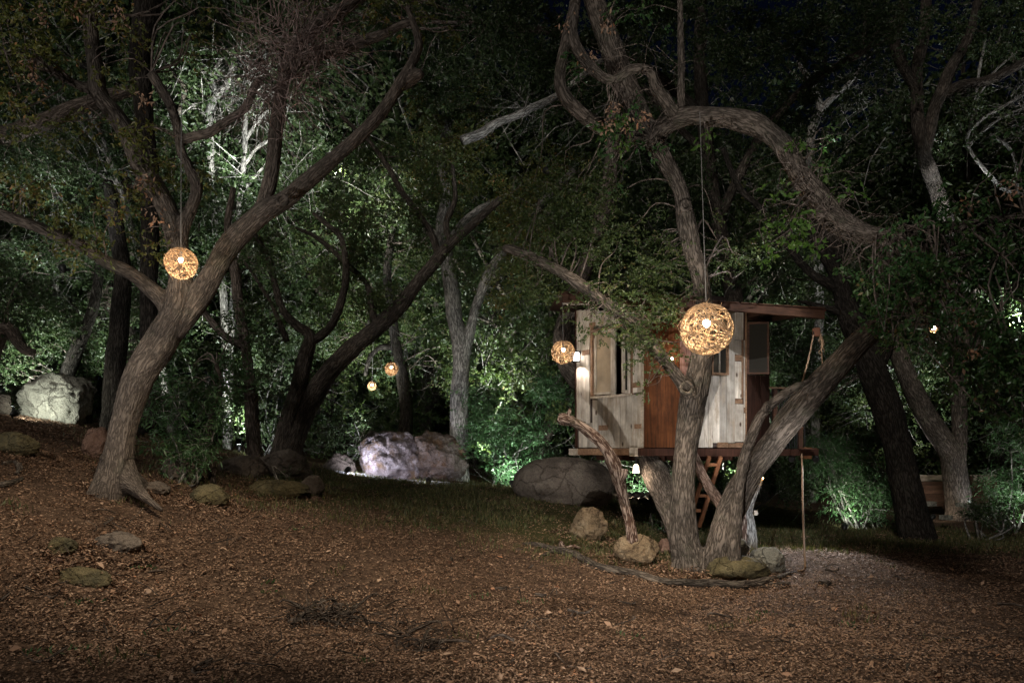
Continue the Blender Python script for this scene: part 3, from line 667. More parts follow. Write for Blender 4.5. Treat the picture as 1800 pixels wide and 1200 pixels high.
# ================================================================== TREEHOUSE OAK
T = thing('oak_tree', 'many stemmed oak holding the treehouse, with a limb arching to the right', 'tree', hit(1215, 1000))
LT = [
 [(1218,1085,9.9,44),(1212,1010,9.9,36),(1208,975,9.9,30),(1202,940,9.9,27),(1201,865,9.9,24),(1206,800,9.9,23),(1214,740,9.9,23),(1220,700,9.9,25),(1229,655,9.9,24),(1236,600,9.9,22),(1238,540,9.9,19),(1232,490,9.9,18),(1218,440,9.85,18),(1206,385,9.8,19),(1195,335,9.75,17),(1172,290,9.7,18),(1148,245,9.6,21),(1120,195,9.6,22),(1090,125,9.5,23),(1062,50,9.4,23),(1035,-20,9.3,22),(1010,-90,9.2,18)],
 [(1150,250,9.6,20),(1168,222,9.45,21),(1195,208,9.3,20),(1235,204,9.1,19),(1290,208,8.9,20),(1340,226,8.7,21),(1382,262,8.5,22),(1402,302,8.4,22),(1432,345,8.3,24),(1468,383,8.2,25),(1512,408,8.1,21),(1560,416,8,18),(1620,405,7.9,15),(1700,395,7.8,11),(1800,380,7.6,8)],
 [(1140,245,9.6,18),(1095,238,9.55,15),(1045,217,9.5,16),(1003,182,9.45,15),(985,150,9.4,13),(988,105,9.35,12),(1000,55,9.3,12),(1012,0,9.2,12),(1020,-70,9.1,10)],
 [(1012,10,9.1,9),(1006,60,9.0,11),(1026,105,8.95,12),(1055,133,8.95,11),(1080,140,8.95,10),(1112,122,8.95,11),(1142,126,9.0,10),(1152,152,9.1,11),(1172,182,9.2,13),(1190,206,9.3,14)],
 [(1226,705,9.9,22),(1196,668,9.8,14),(1166,630,9.75,14),(1135,592,9.7,13),(1098,558,9.65,13),(1050,522,9.6,13),(1000,487,9.5,12),(945,457,9.45,11),(905,441,9.4,10),(884,436,9.4,8)],
 [(1250,1080,9.75,33),(1256,1015,9.75,28),(1264,960,9.75,25),(1278,910,9.75,26),(1303,858,9.7,27),(1347,790,9.6,26),(1402,720,9.45,25),(1452,664,9.3,25),(1497,614,9.15,24),(1545,572,9,22),(1600,535,8.8,18),(1680,500,8.6,14)],
 [(1292,1000,9.4,14),(1290,950,9.4,13),(1296,880,9.4,13),(1306,815,9.4,12),(1320,770,9.35,11),(1340,728,9.3,10),(1372,698,9.2,10),(1407,676,9.1,8)],
 [(1205,985,10.3,24),(1190,925,10.5,24),(1168,865,10.9,25),(1140,810,11.6,25),(1110,760,12.4,25),(1060,700,13.2,24),(1010,655,13.9,22),(990,600,14.3,20),(1010,520,14.4,17),(1045,430,14.5,16),(1063,360,14.5,15),(1075,280,14.5,13),(1080,180,14.5,12)],
 [(1234,1040,9.8,26),(1237,985,9.8,18),(1240,962,9.8,10)],
 [(1197,195,9.3,8),(1198,120,9.3,8),(1196,50,9.3,7),(1194,-40,9.3,6)],
 [(1345,722,9.28,9),(1348,708,9.2,7)],
 [(1402,680,9.15,7),(1424,668,9.05,5)],
]
organic_trunk('trunk', LT, BARKT, T, .022, [(1207,682,9.62,10,0),(1205,362,9.58,9,0),(1290,220,8.64,6,0)], 40)
lpT = sample_limbs(LT[:6] + [LT[9]], 3)
crown(T, [(1080,215,9.2,55,45,.4,.55),(1060,245,9,40,30,.3,.8),(1150,250,9,45,18,.25,.6),(1460,300,8.3,50,25,.3,.3),(1010,120,9.2,30,60,.3,.5),(1100,20,9.2,60,30,.4,.5),(1440,250,8.4,25,20,.3,.4),(1085,300,9.1,18,35,.2,.6)],
      LEAF_L, .062, .5, .55, 6, 3, .12, limb_pts=lpT, nbr=6, seed=3)
crown(T, [(1235,238,8.8,26,16,.2,.8),(1385,250,8.3,26,14,.2,.7),(1370,345,8.1,28,22,.25,.8),(1395,395,8.0,58,40,.35,.9),(1360,440,8,34,22,.25,.8),(1440,440,8,30,20,.25,.7),(1075,225,9,34,26,.25,.6),(1110,250,9.0,34,16,.2,.7),(1450,290,8.2,30,12,.2,.6),(1500,330,8,40,25,.2,.5)],
      LEAF_F, .066, .52, .6, 6, 3, .10, name='fresh_sprays', limb_pts=lpT, nbr=7, seed=9, droop=.35)
crown(T, [(1060,400,9.9,100,65,.6),(1140,470,10,80,60,.5),(960,380,9.9,80,60,.6,.8),(950,500,9.8,60,45,.5,.8),(1080,530,9.7,90,40,.4,1.0),(1130,590,9.6,55,30,.3,1.0),(1168,565,9.6,36,36,.25,1.3),(1200,520,9.7,30,25,.25,.8),(1100,620,9.5,30,30,.25,.7),(1140,660,9.5,10,40,.15,.6),(1175,610,9.6,30,25,.3,.7),(1010,330,10,90,60,.6,.8),(930,440,9.7,70,50,.5,.8),(1150,400,10.1,40,50,.4,.6),(1060,575,9.5,45,20,.3,.7),(1240,480,10.6,50,40,.4,.4),(1300,420,10.8,60,60,.5,.5)],
      LEAF_G, .042, .5, .85, 8, 4, .13, name='fine_foliage', limb_pts=lpT, nbr=8, seed=4)
crown(T, [(1700,470,7.4,110,55,.5,.9),(1620,500,7.4,90,70,.5,.9),(1570,470,7.5,60,50,.4,.8),(1720,590,7.2,100,80,.5,1.0),(1780,500,7.2,70,100,.5,1.0),(1790,680,7.2,60,80,.5,.8),(1690,690,7.4,45,60,.3,.5),(1580,590,7.5,55,35,.3,.8),(1540,560,7.6,35,35,.3,.7),(1640,400,7.6,80,35,.4,.6),(1720,380,7.6,90,50,.5,.7),(1790,380,7.4,50,80,.5,.7),(1560,520,8,50,40,.3,.7),(1500,470,8,30,30,.3,.3),(1660,620,7.6,60,30,.3,.6),(1790,270,7.6,40,60,.4,.5)],
      LEAF_L, .055, .5, .85, 7, 4, .13, name='hanging_foliage', limb_pts=lpT, nbr=8, seed=6, droop=.5)
bare(T, [(1090,130,9.0,110,80,.4),(1430,330,8.2,70,60,.3),(1480,400,8.1,60,40,.3),(1600,560,7.5,60,60,.3)], TWIG, 'dead_twigs', 34, .6, .0032, 8, .3, .3)

# flat helper for a leaf bunch of dead leaves
def deadleaves(parent, spots, n=28, L=.07):
    pos = []; 
    for px, py, D, r in spots: pos.append(P(px, py, D) + N.normal(size=(n, 3)) * [r * D / F, .05, r * 1.3 * D / F])
    pos = np.vstack(pos); d = rnd_dir(len(pos)); d[:, 2] -= .9
    leaf_mesh('dead_leaves', pos, d, L * (.6 + .6 * N.rand(len(pos))), .4, DRY, parent, .6 + .4 * N.rand(len(pos)), .4, 'stuff')
deadleaves(T, [(1035,100,8.9,7),(1065,40,9,8),(1080,190,8.9,6),(1070,220,8.9,7),(1130,205,9,6),(1000,40,9,8),(1105,215,8.9,5),(1700,560,7.1,6),(1705,615,7.1,8),(1780,330,7.2,9),(1700,360,7.4,9)])
deadleaves(A, [(60,140,8.4,9),(205,30,8.6,9),(75,25,8.4,7),(250,170,8.6,6),(255,320,8.6,8),(275,380,8.6,9),(130,20,8.5,7),(55,120,8.4,6)])

# propped limbs, brace, dead post
o = MB(); p, r = limb3([(1113,955,9.9,10),(1108,925,9.9,8.5),(1099,885,9.9,8.5),(1088,845,9.85,11),(1078,815,9.8,11),(1062,785,9.75,10),(1038,760,9.7,10),(1010,742,9.65,9),(990,736,9.6,11),(981,733,9.6,7)]); o.tube(p, r, 14, .2, 3, 6)
p, r = limb3([(1088,850,9.85,9),(1095,835,9.8,8.5),(1097,824,9.8,7.5)]); o.tube(p, r, 10, .15, 5)
p, r = limb3([(996,738,9.62,7),(1000,726,9.6,5),(1002,718,9.6,3)]); o.tube(p, r, 8, .3, 6)
tag(o.build('propped_limb', BARKR, None, True), 'crooked flaky dead limb propped on the lichen rock, left of the trunks', 'log')
o = MB(); p, r = limb3([(1218,800,11.2,9),(1240,845,11,9),(1262,880,10.8,9.5),(1290,925,10.6,10)]); o.tube(p, r, 12, .12, 9, 5)
tag(o.build('log_brace', bark_mat('peeled_log', (.20, .13, .10), (.42, .30, .24), 0, .5), None, True), 'pale peeled log bracing the cabin beside the ladder', 'log')
pst = thing('dead_post', 'pale pointed dead trunk with an orange bulb on its tip, right of the trunks', 'post', hit(1320, 965))
o = MB(); p, r = limb3([(1322,975,11.4,9),(1321,945,11.4,9),(1317,915,11.4,9.5),(1314,900,11.4,9),(1320,882,11.4,7),(1330,862,11.4,4.5),(1340,842,11.4,1.5)]); o.tube(p, r, 12, .15, 3, 6); o.build('stem', BARKP, pst, True)
o = MB(); p, r = limb3([(1309,972,11.3,4.5),(1308,935,11.3,5),(1308,898,11.3,3.5)]); o.tube(p, r, 9, .2, 5); o.build('brown_slab', BARKR, pst, True)
o = MB(); o.box(P(1328,901,11.35), .055, .06, .07); o.build('side_block', W_END, pst, bevel=.006)
bm = bmesh.new(); bmesh.ops.create_uvsphere(bm, u_segments=12, v_segments=8, radius=.014); me = bpy.data.meshes.new('bulb'); bm.to_mesh(me); bm.free()
bo = link('bulb', me, BULB_O, pst); bo.location = Vector(P(1341,840,11.4)) - pst.location
point(pst, P(1341,838,11.35), 1.2, (1, .5, .15), .02)

# ================================================================== TREEHOUSE CABIN
class Face:
    def __init__(s, a, b):  # a,b: (px, D)
        s.A = np.array(P(a[0], HY, a[1])[:2]); s.B = np.array(P(b[0], HY, b[1])[:2]); d = s.B - s.A; d /= np.linalg.norm(d); s.d = d
        n = np.array([d[1], -d[0]]); s.n = n if n[1] < 0 else -n
    def xy(s, px):
        k = (px - CX) / F; a, d = s.A, s.d; t = (k * a[1] - a[0]) / (d[0] - k * d[1]); return a + d * t
    def board(s, px0, px1, py0, py1, off=0, th=.02):
        m_ = s.xy((px0 + px1) / 2); z1 = CZ + (HY - py0) / F * m_[1]; z0 = CZ + (HY - py1) / F * m_[1]
        a = s.xy(px0); b = s.xy(px1); mb = MB(); q = []
        for p2 in (a, b):
            for o_ in (off, off - th):
                for z in (z0, z1): q.append([*(p2 + s.n * o_), z])
        mb.hexa(q); return mb
    def pt(s, px, py, off=0):
        a = s.xy(px); return np.array([*(a + s.n * off), CZ + (HY - py) / F * a[1]])
FL = Face((1013, 12.4), (1129, 11.2)); FR = Face((1129, 11.2), (1310, 12.2)); FS = Face((1311, 12.22), (1354, 13.0))
cab = thing('treehouse', 'small weathered plank treehouse cabin on the oak, with a slanting brown roof', 'treehouse', P(1160, HY, 12))
def z_at(py, D): return CZ + (HY - py) / F * D
def wallp(name, face, px0, px1, py0, py1, m, off=-.022, th=.03): return face.board(px0, px1, py0, py1, off, th).build(name, m, cab)
# left wall: backing split round the window opening (a frame of four pieces in one mesh), boards are its sub-parts
def back(face, rects, name, m):
    mb = MB()
    for r in rects:
        q = face.board(*r, off=-.023, th=.02); mb.add(np.vstack(q.V), q.F)
    return mb.build(name, m, cab)
lw = back(FL, [(1013.5,1040,546,786),(1040,1111,697,786),(1111,1128.5,546,786),(1040,1111,546,575)], 'left_wall', DARK)
def boards(face, wall, xs, tops, bots, m, jit=.004, gap=.55):
    for i in range(len(xs) - 1):
        face.board(xs[i] + gap / 2, xs[i + 1] - gap / 2, tops[i], bots[i], R.random() * jit, .02).build('board', m[i] if isinstance(m, list) else m, wall, bevel=.002)
xs = [1013.2,1021,1029,1036.5]; boards(FL, lw, xs, [545]*3, [739,741,744], W_WHITE)
boards(FL, lw, [1017,1025.5,1032,1040.5], [743]*3, [787]*3, W_WHITE)
boards(FL, lw, [1041,1050,1059,1068,1078,1089,1099,1110.5,1120,1128.6], [698,697.5,697,696.5,696,695.5,694.5,693,692], [787]*9, W_WHITE)
boards(FL, lw, [1036.5,1052,1070,1090,1111], [545]*4, [573]*4, W_WHITE)
boards(FL, lw, [1111.5,1120,1128.6], [545]*2, [690,689], W_WHITE)
for (a, b_, c_, d_) in [(1053,1069,747,756),(1116,1128,745,753),(1036.5,1047,567,574),(1024,1036.5,615,624),(1113,1126,672,681)]:
    FL.board(a, b_, c_, d_, .012, .012).build('patch_board', W_PATCH, lw)
# corner trim
FR.board(1128.2, 1130.4, 520, 787, .02, .05).build('corner_trim', W_END, cab)
# window in the left wall
wf = MB()
for r in [(1038.5,1042,573,699),(1109.5,1112.5,573,694),(1042,1109.5,573,577)]:
    q = FL.board(*r, off=.014, th=.07); wf.add(np.vstack(q.V), q.F)
wf = wf.build('window', W_PATCH, cab, bevel=.003)
FL.board(1040, 1112, 694, 698, .03, .09).build('sill', W_END, wf)
mb = MB()
for r in [(1043,1046.5,578,693),(1072.5,1077,578,693),(1046.5,1072.5,578,583),(1046.5,1072.5,689,693)]:
    q = FL.board(*r, off=-.01, th=.035); mb.add(np.vstack(q.V), q.F)
mb.build('sash', W_WHITE, wf)
FL.board(1046, 1073, 582, 690, -.03, .008).build('curtain', CURTAIN, wf)
FL.board(1077, 1080, 578, 693, -.01, .03).build('jamb', W_WHITE, wf)
# open casement, swung outward
a = FL.xy(1107); dirn = (FL.n * .75 - FL.d * 0.1); dirn /= np.linalg.norm(dirn)
def open_sash(name, hinge, dr, wdt, z0, z1, parent, m, fr=.045):
    mb = MB(); h = np.array([*hinge, 0]); d3 = np.array([*dr, 0])
    pz = lambda t, z: h + d3 * t + np.array([0, 0, z])
    mb.beam(pz(fr / 2, z0), pz(fr / 2, z1), fr, .03, up=tuple(np.cross(d3, [0, 0, 1]))); mb.beam(pz(wdt - fr / 2, z0), pz(wdt - fr / 2, z1), fr, .03, up=tuple(np.cross(d3, [0, 0, 1])))
    mb.beam(pz(fr, z0 + fr / 2), pz(wdt - fr, z0 + fr / 2), .028, fr); mb.beam(pz(fr, z1 - fr / 2), pz(wdt - fr, z1 - fr / 2), .028, fr)
    s = mb.build(name, m, parent)
    mb = MB(); mb.beam(pz(fr, (z0 + z1) / 2), pz(wdt - fr, (z0 + z1) / 2), .008, z1 - z0 - 2 * fr); mb.build('pane', GLASS, s); return s
open_sash('open_sash', a, np.array([-.9, -.42]) / math.hypot(.9, .42), .135, z_at(691, a[1]), z_at(585, a[1]), cab, W_WHITE)
# right wall
rw = back(FR, [(1130.5,1252,520,786),(1252,1278,520,603),(1252,1278,656,786),(1278,1309.5,540,786)], 'right_wall', DARK)
FR.board(1131, 1194.5, 516, 786.5, .006, .024).build('door', W_ORANGE, cab)
FR.board(1172, 1180, 640, 655, .03, .03).build('door_handle', METAL, cab)
boards(FR, rw, [1195,1205.5,1216,1227,1238], [520]*4, [787]*4, [W_PINK, W_PINK, W_PINK, W_WHITE])
boards(FR, rw, [1238,1245,1253,1265,1277.5], [658]*4, [787,787,778,778], W_WHITE)
boards(FR, rw, [1238,1251.5], [540], [657], W_WHITE)
boards(FR, rw, [1252,1278], [540], [598], W_WHITE)
boards(FR, rw, [1278,1292], [543], [778], W_WHITE)
boards(FR, rw, [1292,1305,], [546], [597], W_WHITE)
boards(FR, rw, [1305,1309.5], [546], [597], W_WHITE)
boards(FR, rw, [1278,1291.5], [560], [778], W_WHITE, gap=1)
for (a, b_, c_, d_, m_) in [(1292,1303,598,623,W_WHITE),(1292,1303,624,634,W_PATCH),(1292,1303,635,700,W_WHITE),(1292,1305,701,709,W_PATCH),(1292,1306.5,710,776,W_WHITE),(1303.5,1306.3,598,700,W_PATCH),(1306.8,1309.4,598,716,W_WHITE),(1306.8,1309.4,717,725,W_PATCH),(1307,1309.4,726,787,W_WHITE),(1261,1280,777,787,W_PATCH),(1280.6,1293,779,787,W_PATCH),(1293.5,1306.5,778,787,W_PATCH)]:
    FR.board(a, b_, c_, d_, .004 + R.random() * .006, .02).build('board', m_, rw, bevel=.002)
FR.board(1309.6, 1311.4, 543, 787, .02, .06).build('corner_trim', W_PATCH, cab)
wr = MB()
for r in [(1249,1252.5,600,659),(1277,1280,600,659),(1252.5,1277,600,604),(1252.5,1277,655,659)]:
    q = FR.board(*r, off=.02, th=.06); wr.add(np.vstack(q.V), q.F)
wr = wr.build('window', W_PATCH, cab); FR.board(1252.5, 1277, 604, 655, -.01, .01).build('pane', GLASS, wr); FR.board(1264, 1266, 604, 655, .004, .012).build('glazing_bar', W_END, wr)
# side wall right, dark
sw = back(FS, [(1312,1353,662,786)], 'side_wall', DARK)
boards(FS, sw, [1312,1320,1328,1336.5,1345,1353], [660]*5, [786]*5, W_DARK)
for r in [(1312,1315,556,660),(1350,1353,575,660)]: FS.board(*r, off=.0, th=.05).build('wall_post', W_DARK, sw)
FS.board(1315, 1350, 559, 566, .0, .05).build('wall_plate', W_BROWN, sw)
a = FS.xy(1315); open_sash('open_sash', FS.xy(1313.5), np.array([.95, -.15]) / math.hypot(.95, .15), .335, z_at(658, a[1]), z_at(567, a[1]), cab, W_BROWN, .03)
# hidden back walls and floor so the cabin is a closed body
A0 = FL.A; B1 = FR.B; back_c = A0 + (B1 - FR.A) * 1.0
mb = MB(); q = []
for p2 in (A0, back_c): 
    for z in (CZ, z_at(545, 12.4)): q += [[*p2, z], [*(p2 + FR.n * -.04), z]]
mb.hexa([q[0], q[1], q[2], q[3], q[4], q[5], q[6], q[7]]); mb.build('back_wall', W_DARK, cab)
mb = MB(); q = []
for p2 in (B1, back_c):
    for z in (CZ, z_at(545, 12.4)): q += [[*p2, z], [*(p2 + FL.n * .04), z]]
mb.hexa(q); mb.build('end_wall', W_DARK, cab)
# floor: deck slab as boards underneath, front beams
corners = [A0, FR.A, B1, back_c]
mb = MB(); Vt = [[*p_, CZ - .012] for p_ in corners] + [[*p_, CZ - .05] for p_ in corners]
mb.add(Vt, [(0, 1, 2, 3), (7, 6, 5, 4), (0, 4, 5, 1), (1, 5, 6, 2), (2, 6, 7, 3), (3, 7, 4, 0)]); mb.build('floor', W_DARK, cab)
def wbeam(name, a, b_, w, h, m, bev=.006):
    mb = MB(); mb.beam(a, b_, w, h); return mb.build(name, m, cab, bevel=bev)
b0 = P(1003, 793.8, 12.3); b1 = P(1113, 793.8, 11.35); wbeam('floor_beam', b0, b1, .09, .10, W_PATCH)
wbeam('beam_end', P(1003.5, 793.8, 12.25), P(1016, 793.8, 12.12), .10, .105, W_END)
wbeam('beam_end', P(1111, 793.8, 11.22), P(1122, 793.8, 11.1), .115, .12, W_END)
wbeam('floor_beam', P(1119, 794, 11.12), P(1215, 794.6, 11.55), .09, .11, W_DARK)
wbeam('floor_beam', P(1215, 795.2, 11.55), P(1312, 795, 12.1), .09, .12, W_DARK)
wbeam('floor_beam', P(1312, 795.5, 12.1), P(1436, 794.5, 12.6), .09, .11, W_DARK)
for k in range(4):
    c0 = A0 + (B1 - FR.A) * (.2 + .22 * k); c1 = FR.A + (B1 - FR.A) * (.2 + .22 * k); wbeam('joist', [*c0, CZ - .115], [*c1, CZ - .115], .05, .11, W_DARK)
# side deck and railing
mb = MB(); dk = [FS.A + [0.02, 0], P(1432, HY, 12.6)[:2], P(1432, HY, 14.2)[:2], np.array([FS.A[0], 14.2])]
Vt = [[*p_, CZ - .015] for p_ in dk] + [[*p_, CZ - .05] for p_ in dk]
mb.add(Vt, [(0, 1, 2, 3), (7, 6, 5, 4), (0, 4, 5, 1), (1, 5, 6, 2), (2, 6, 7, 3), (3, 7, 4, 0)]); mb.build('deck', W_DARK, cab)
rl = MB(); rl.beam(P(1352, 681, 12.9), P(1419, 684, 12.7), .07, .035); rl = rl.build('railing', W_PATCH, cab, bevel=.004)
for k in range(14):
    px = 1357 + k * 4.4; m2 = MB(); m2.beam(P(px, 788, 12.86), P(px, 684, 12.86), .018, .018, up=(0, 1, 0)); m2.build('baluster', METAL, rl)
for px in (1362, 1407): m2 = MB(); m2.beam(P(px, 788, 12.8), P(px, 683, 12.8), .07, .06, up=(0, 1, 0)); m2.build('post', W_BROWN, rl)
mb = MB(); mb.beam(P(1417, 786, 12.55), P(1417, 806, 12.55), .16, .09, up=(0, 1, 0)); mb.build('bracket_block', W_LADDER, cab, bevel=.006)
mb = MB(); mb.beam(P(1405, 788.5, 12.4), P(1434, 788, 12.4), .10, .02); mb.build('bracket_board', W_BROWN, cab)
# roof
ra = P(988, 521.5, 11.0); rb = P(1447, 556, 11.6)
rf = MB(); rf.beam(P(988, 524.5, 11.0), P(1222, 533, 11.3), .05, .12); rf = rf.build('fascia_board', W_BROWN, cab, bevel=.004)
rf = MB(); rf.beam(P(1216, 533.5, 11.28), P(1448, 553.5, 11.6), .06, .125); rf.build('fascia_board', W_BROWN, cab, bevel=.004)
sb = [P(983, 518.5, 10.97), P(1452, 547.5, 11.58)]; slope = np.array([.02, 3.1, .33])
mb = MB(); q = []
for p_ in sb:
    for o_ in (np.zeros(3), slope):
        for z in (0, .035): q.append(p_ + o_ + [0, 0, z + .002])
q = np.array(q).reshape(2, 2, 2, 3); mb.hexa(q.reshape(8, 3)); roof = mb.build('roof', W_DARK, cab)
for k in range(7):
    t = (k + .35) / 7; a = sb[0] * (1 - t) + sb[1] * t; m2 = MB(); m2.beam(a + [0, .08, -.045], a + slope * .93 + [0, 0, -.045], .045, .08); m2.build('rafter', W_BROWN, roof)
for k in range(15):
    t = k / 15; a = sb[0] * (1 - t) + sb[1] * t; b2 = sb[0] * (1 - t - .9 / 15) + sb[1] * (t + .9 / 15); q = []
    for p_ in (a, b2):
        for o_ in (np.array([0, -.03, 0]), slope):
            for z in (.04, .055): q.append(p_ + o_ + [0, 0, z])
    m2 = MB(); m2.hexa(q); m2.build('roof_board', W_BROWN, roof)
mb = MB(); mb.beam(P(990, 533, 11.06), P(1300, 541, 11.5), .03, .03); mb.build('trim_strip', W_END, cab)

# wall lantern
wl = thing('wall_lamp', 'white glowing box lamp on the left wall of the cabin', 'lamp', FL.pt(1023, 627, .02))
c = FL.pt(1021, 628, .10); mb = MB(); mb.box(c, .09, .09, .13); mb.build('glass_box', flat('lamp_glass_white', (.9, .9, .9), .4, 0, (1, .93, .88), 7), wl)
mb = MB()
for sx in (-1, 1):
    for sy in (-1, 1): mb.box(c + [sx * .05, sy * .05, 0], .012, .012, .15)
mb.box(c + [0, 0, .078], .125, .125, .016); mb.box(c + [0, 0, -.074], .125, .125, .012); mb.build('cage', METAL, wl)
mb = MB(); mb.beam(FL.pt(1021, 620, .0), c + [0, 0, .085], .03, .03); mb.build('bracket', METAL, wl)
l = bpy.data.lights.new('lamp', 'SPOT'); l.energy = 16; l.color = (1, .90, .82); l.spot_size = math.radians(120); l.spot_blend = .25; l.shadow_soft_size = .02
lo = bpy.data.objects.new('lamp', l); C.objects.link(lo); lo.parent = wl; lo.location = Vector(c + [*(FL.n * .0), -.10]) - wl.location; lo.rotation_euler = (0, 0, 0)
l = bpy.data.lights.new('lamp', 'POINT'); l.energy = 5; l.color = (1, .90, .82); l.shadow_soft_size = .03
lo = bpy.data.objects.new('lamp', l); C.objects.link(lo); lo.parent = wl; lo.location = Vector(c + [*(FL.n * .09), .03]) - wl.location
# bell lamp under the cabin
bl = thing('pendant_lamp', 'small white bell lamp hanging under the cabin floor', 'lamp', P(1118, 800, 11.15))
c = P(1118, 824, 11.15); prof = [(.012,.075),(.03,.06),(.042,.03),(.046,-.02),(.05,-.055)]
mb = MB(); mb.tube([c + [0, 0, z] for _, z in prof], [r_ for r_, _ in prof], 14, 0, 0, 1); mb.build('shade', SHADE, bl, True)
mb = MB(); mb.tube([c + [0, 0, .075], P(1118, 800, 11.15)], [.004, .004], 5); mb.tube([c + [0, 0, .07], c + [0, 0, .09]], [.016, .012], 8); mb.build('cord', METAL, bl)
point(bl, c + [0, -.08, -.08], 7, (1, .8, .6), .04)
# little bulb by the door
db = thing('bulb', 'tiny warm bare bulb beside the cabin door, below the leafy limb', 'lamp', FR.pt(1177, 631, .05))
bm = bmesh.new(); bmesh.ops.create_uvsphere(bm, u_segments=12, v_segments=8, radius=.022); me = bpy.data.meshes.new('globe'); bm.to_mesh(me); bm.free(); bo = link('globe', me, BULB_W, db); bo.location = (0, 0, 0)
mb = MB(); mb.tube([FR.pt(1177, 631, .05), FR.pt(1176, 627, .0)], [.012, .012], 8); mb.build('socket', METAL, db); point(db, FR.pt(1177, 631, .12), 2.0, (1, .7, .4), .02)

# ladder
ld = thing('ladder', 'reddish wooden ladder leaning up under the cabin floor', 'ladder', P(1235, 925, 11.6))
def lp(px, py): return P(px, py, 11.5 + (py - 800) * .003)
for a, b_ in [((1247, 802), (1214, 905)), ((1267, 802), (1229, 925))]:
    m2 = MB(); m2.beam(lp(*a), lp(*b_), .055, .07, up=(0, 1, .0)); m2.build('rail', W_LADDER, ld, bevel=.004)
for k, (px, py) in enumerate([(1251,816.5),(1242,845),(1232.5,871),(1222.5,897)]):
    m2 = MB(); m2.beam(lp(px - 10, py), lp(px + 9, py), .07, .045); m2.build('rung', W_LADDER, ld, bevel=.003)

# pulley and ropes
pl = thing('pulley', 'orange rope pulley hanging from the right end of the roof beam', 'pulley', P(1435, 562, 11.55))
D = 11.5
mb = MB(); cc = P(1435, 584, D)
mb.box(cc + [0, -.035, 0], .09, .012, .13); mb.box(cc + [0, .035, 0], .09, .012, .13); mb.build('cheek_plates', RUST, pl, bevel=.01)
mb = MB(); mb.tube([cc + [0, -.025, -.01], cc + [0, .025, -.01]], [.045, .045], 14); mb.build('wheel', METAL, pl, True)
mb = MB(); a = [cc + [.02 * math.cos(t), 0, .1 + .035 * math.sin(t)] for t in np.linspace(0, 6.28, 12)]; mb.tube(a, [.006] * 12, 6, 0, 0, 1); a = [cc + [0, .02 * math.cos(t), .16 + .035 * math.sin(t)] for t in np.linspace(0, 6.28, 12)]; mb.tube(a, [.006] * 12, 6, 0, 0, 1); mb.build('chain_link', METAL, pl)
mb = MB(); mb.tube([P(1430, 588, D), P(1421, 632, 10.4), P(1409, 676, 9.2)], [.011, .011, .011], 6, .1, 2, 4)
tag(mb.build('rope', ROPE, None, True), 'rope running down from the pulley to the broken limb tip', 'rope')
mb = MB(); mb.tube([P(1440, 586, D), P(1445, 600, D), P(1444, 615, D), P(1446, 650, D)], [.014, .02, .012, .008], 6, .3, 2, 4)
for k in range(10): mb.tube([P(1444, 586 + k * 3, D), P(1444 + R.uniform(-6, 6), 592 + k * 3, D - .03), P(1444 + R.uniform(-6, 6), 602 + k * 3, D)], [.005, .005, .003], 4, 0, 0, 2)
tag(mb.build('rope', ROPE, None, True), 'short knotted bundle of rope tail hanging right of the pulley', 'rope')
h_ = hit(1414, 1003); mb = MB(); Dr = h_[1]
mb.tube([P(1409.5, 796, 12.45), P(1410.5, 860, Dr + (12.45 - Dr) * .68), P(1412.5, 930, Dr + (12.45 - Dr) * .33), P(1415, 985, Dr + .05), h_ + [0, 0, .02], h_ + [-.12, -.1, .015]], [.014] * 6, 6, .12, 2, 8)
tag(mb.build('rope', ROPE, None, True), 'long climbing rope hanging from the deck to the ground', 'rope')

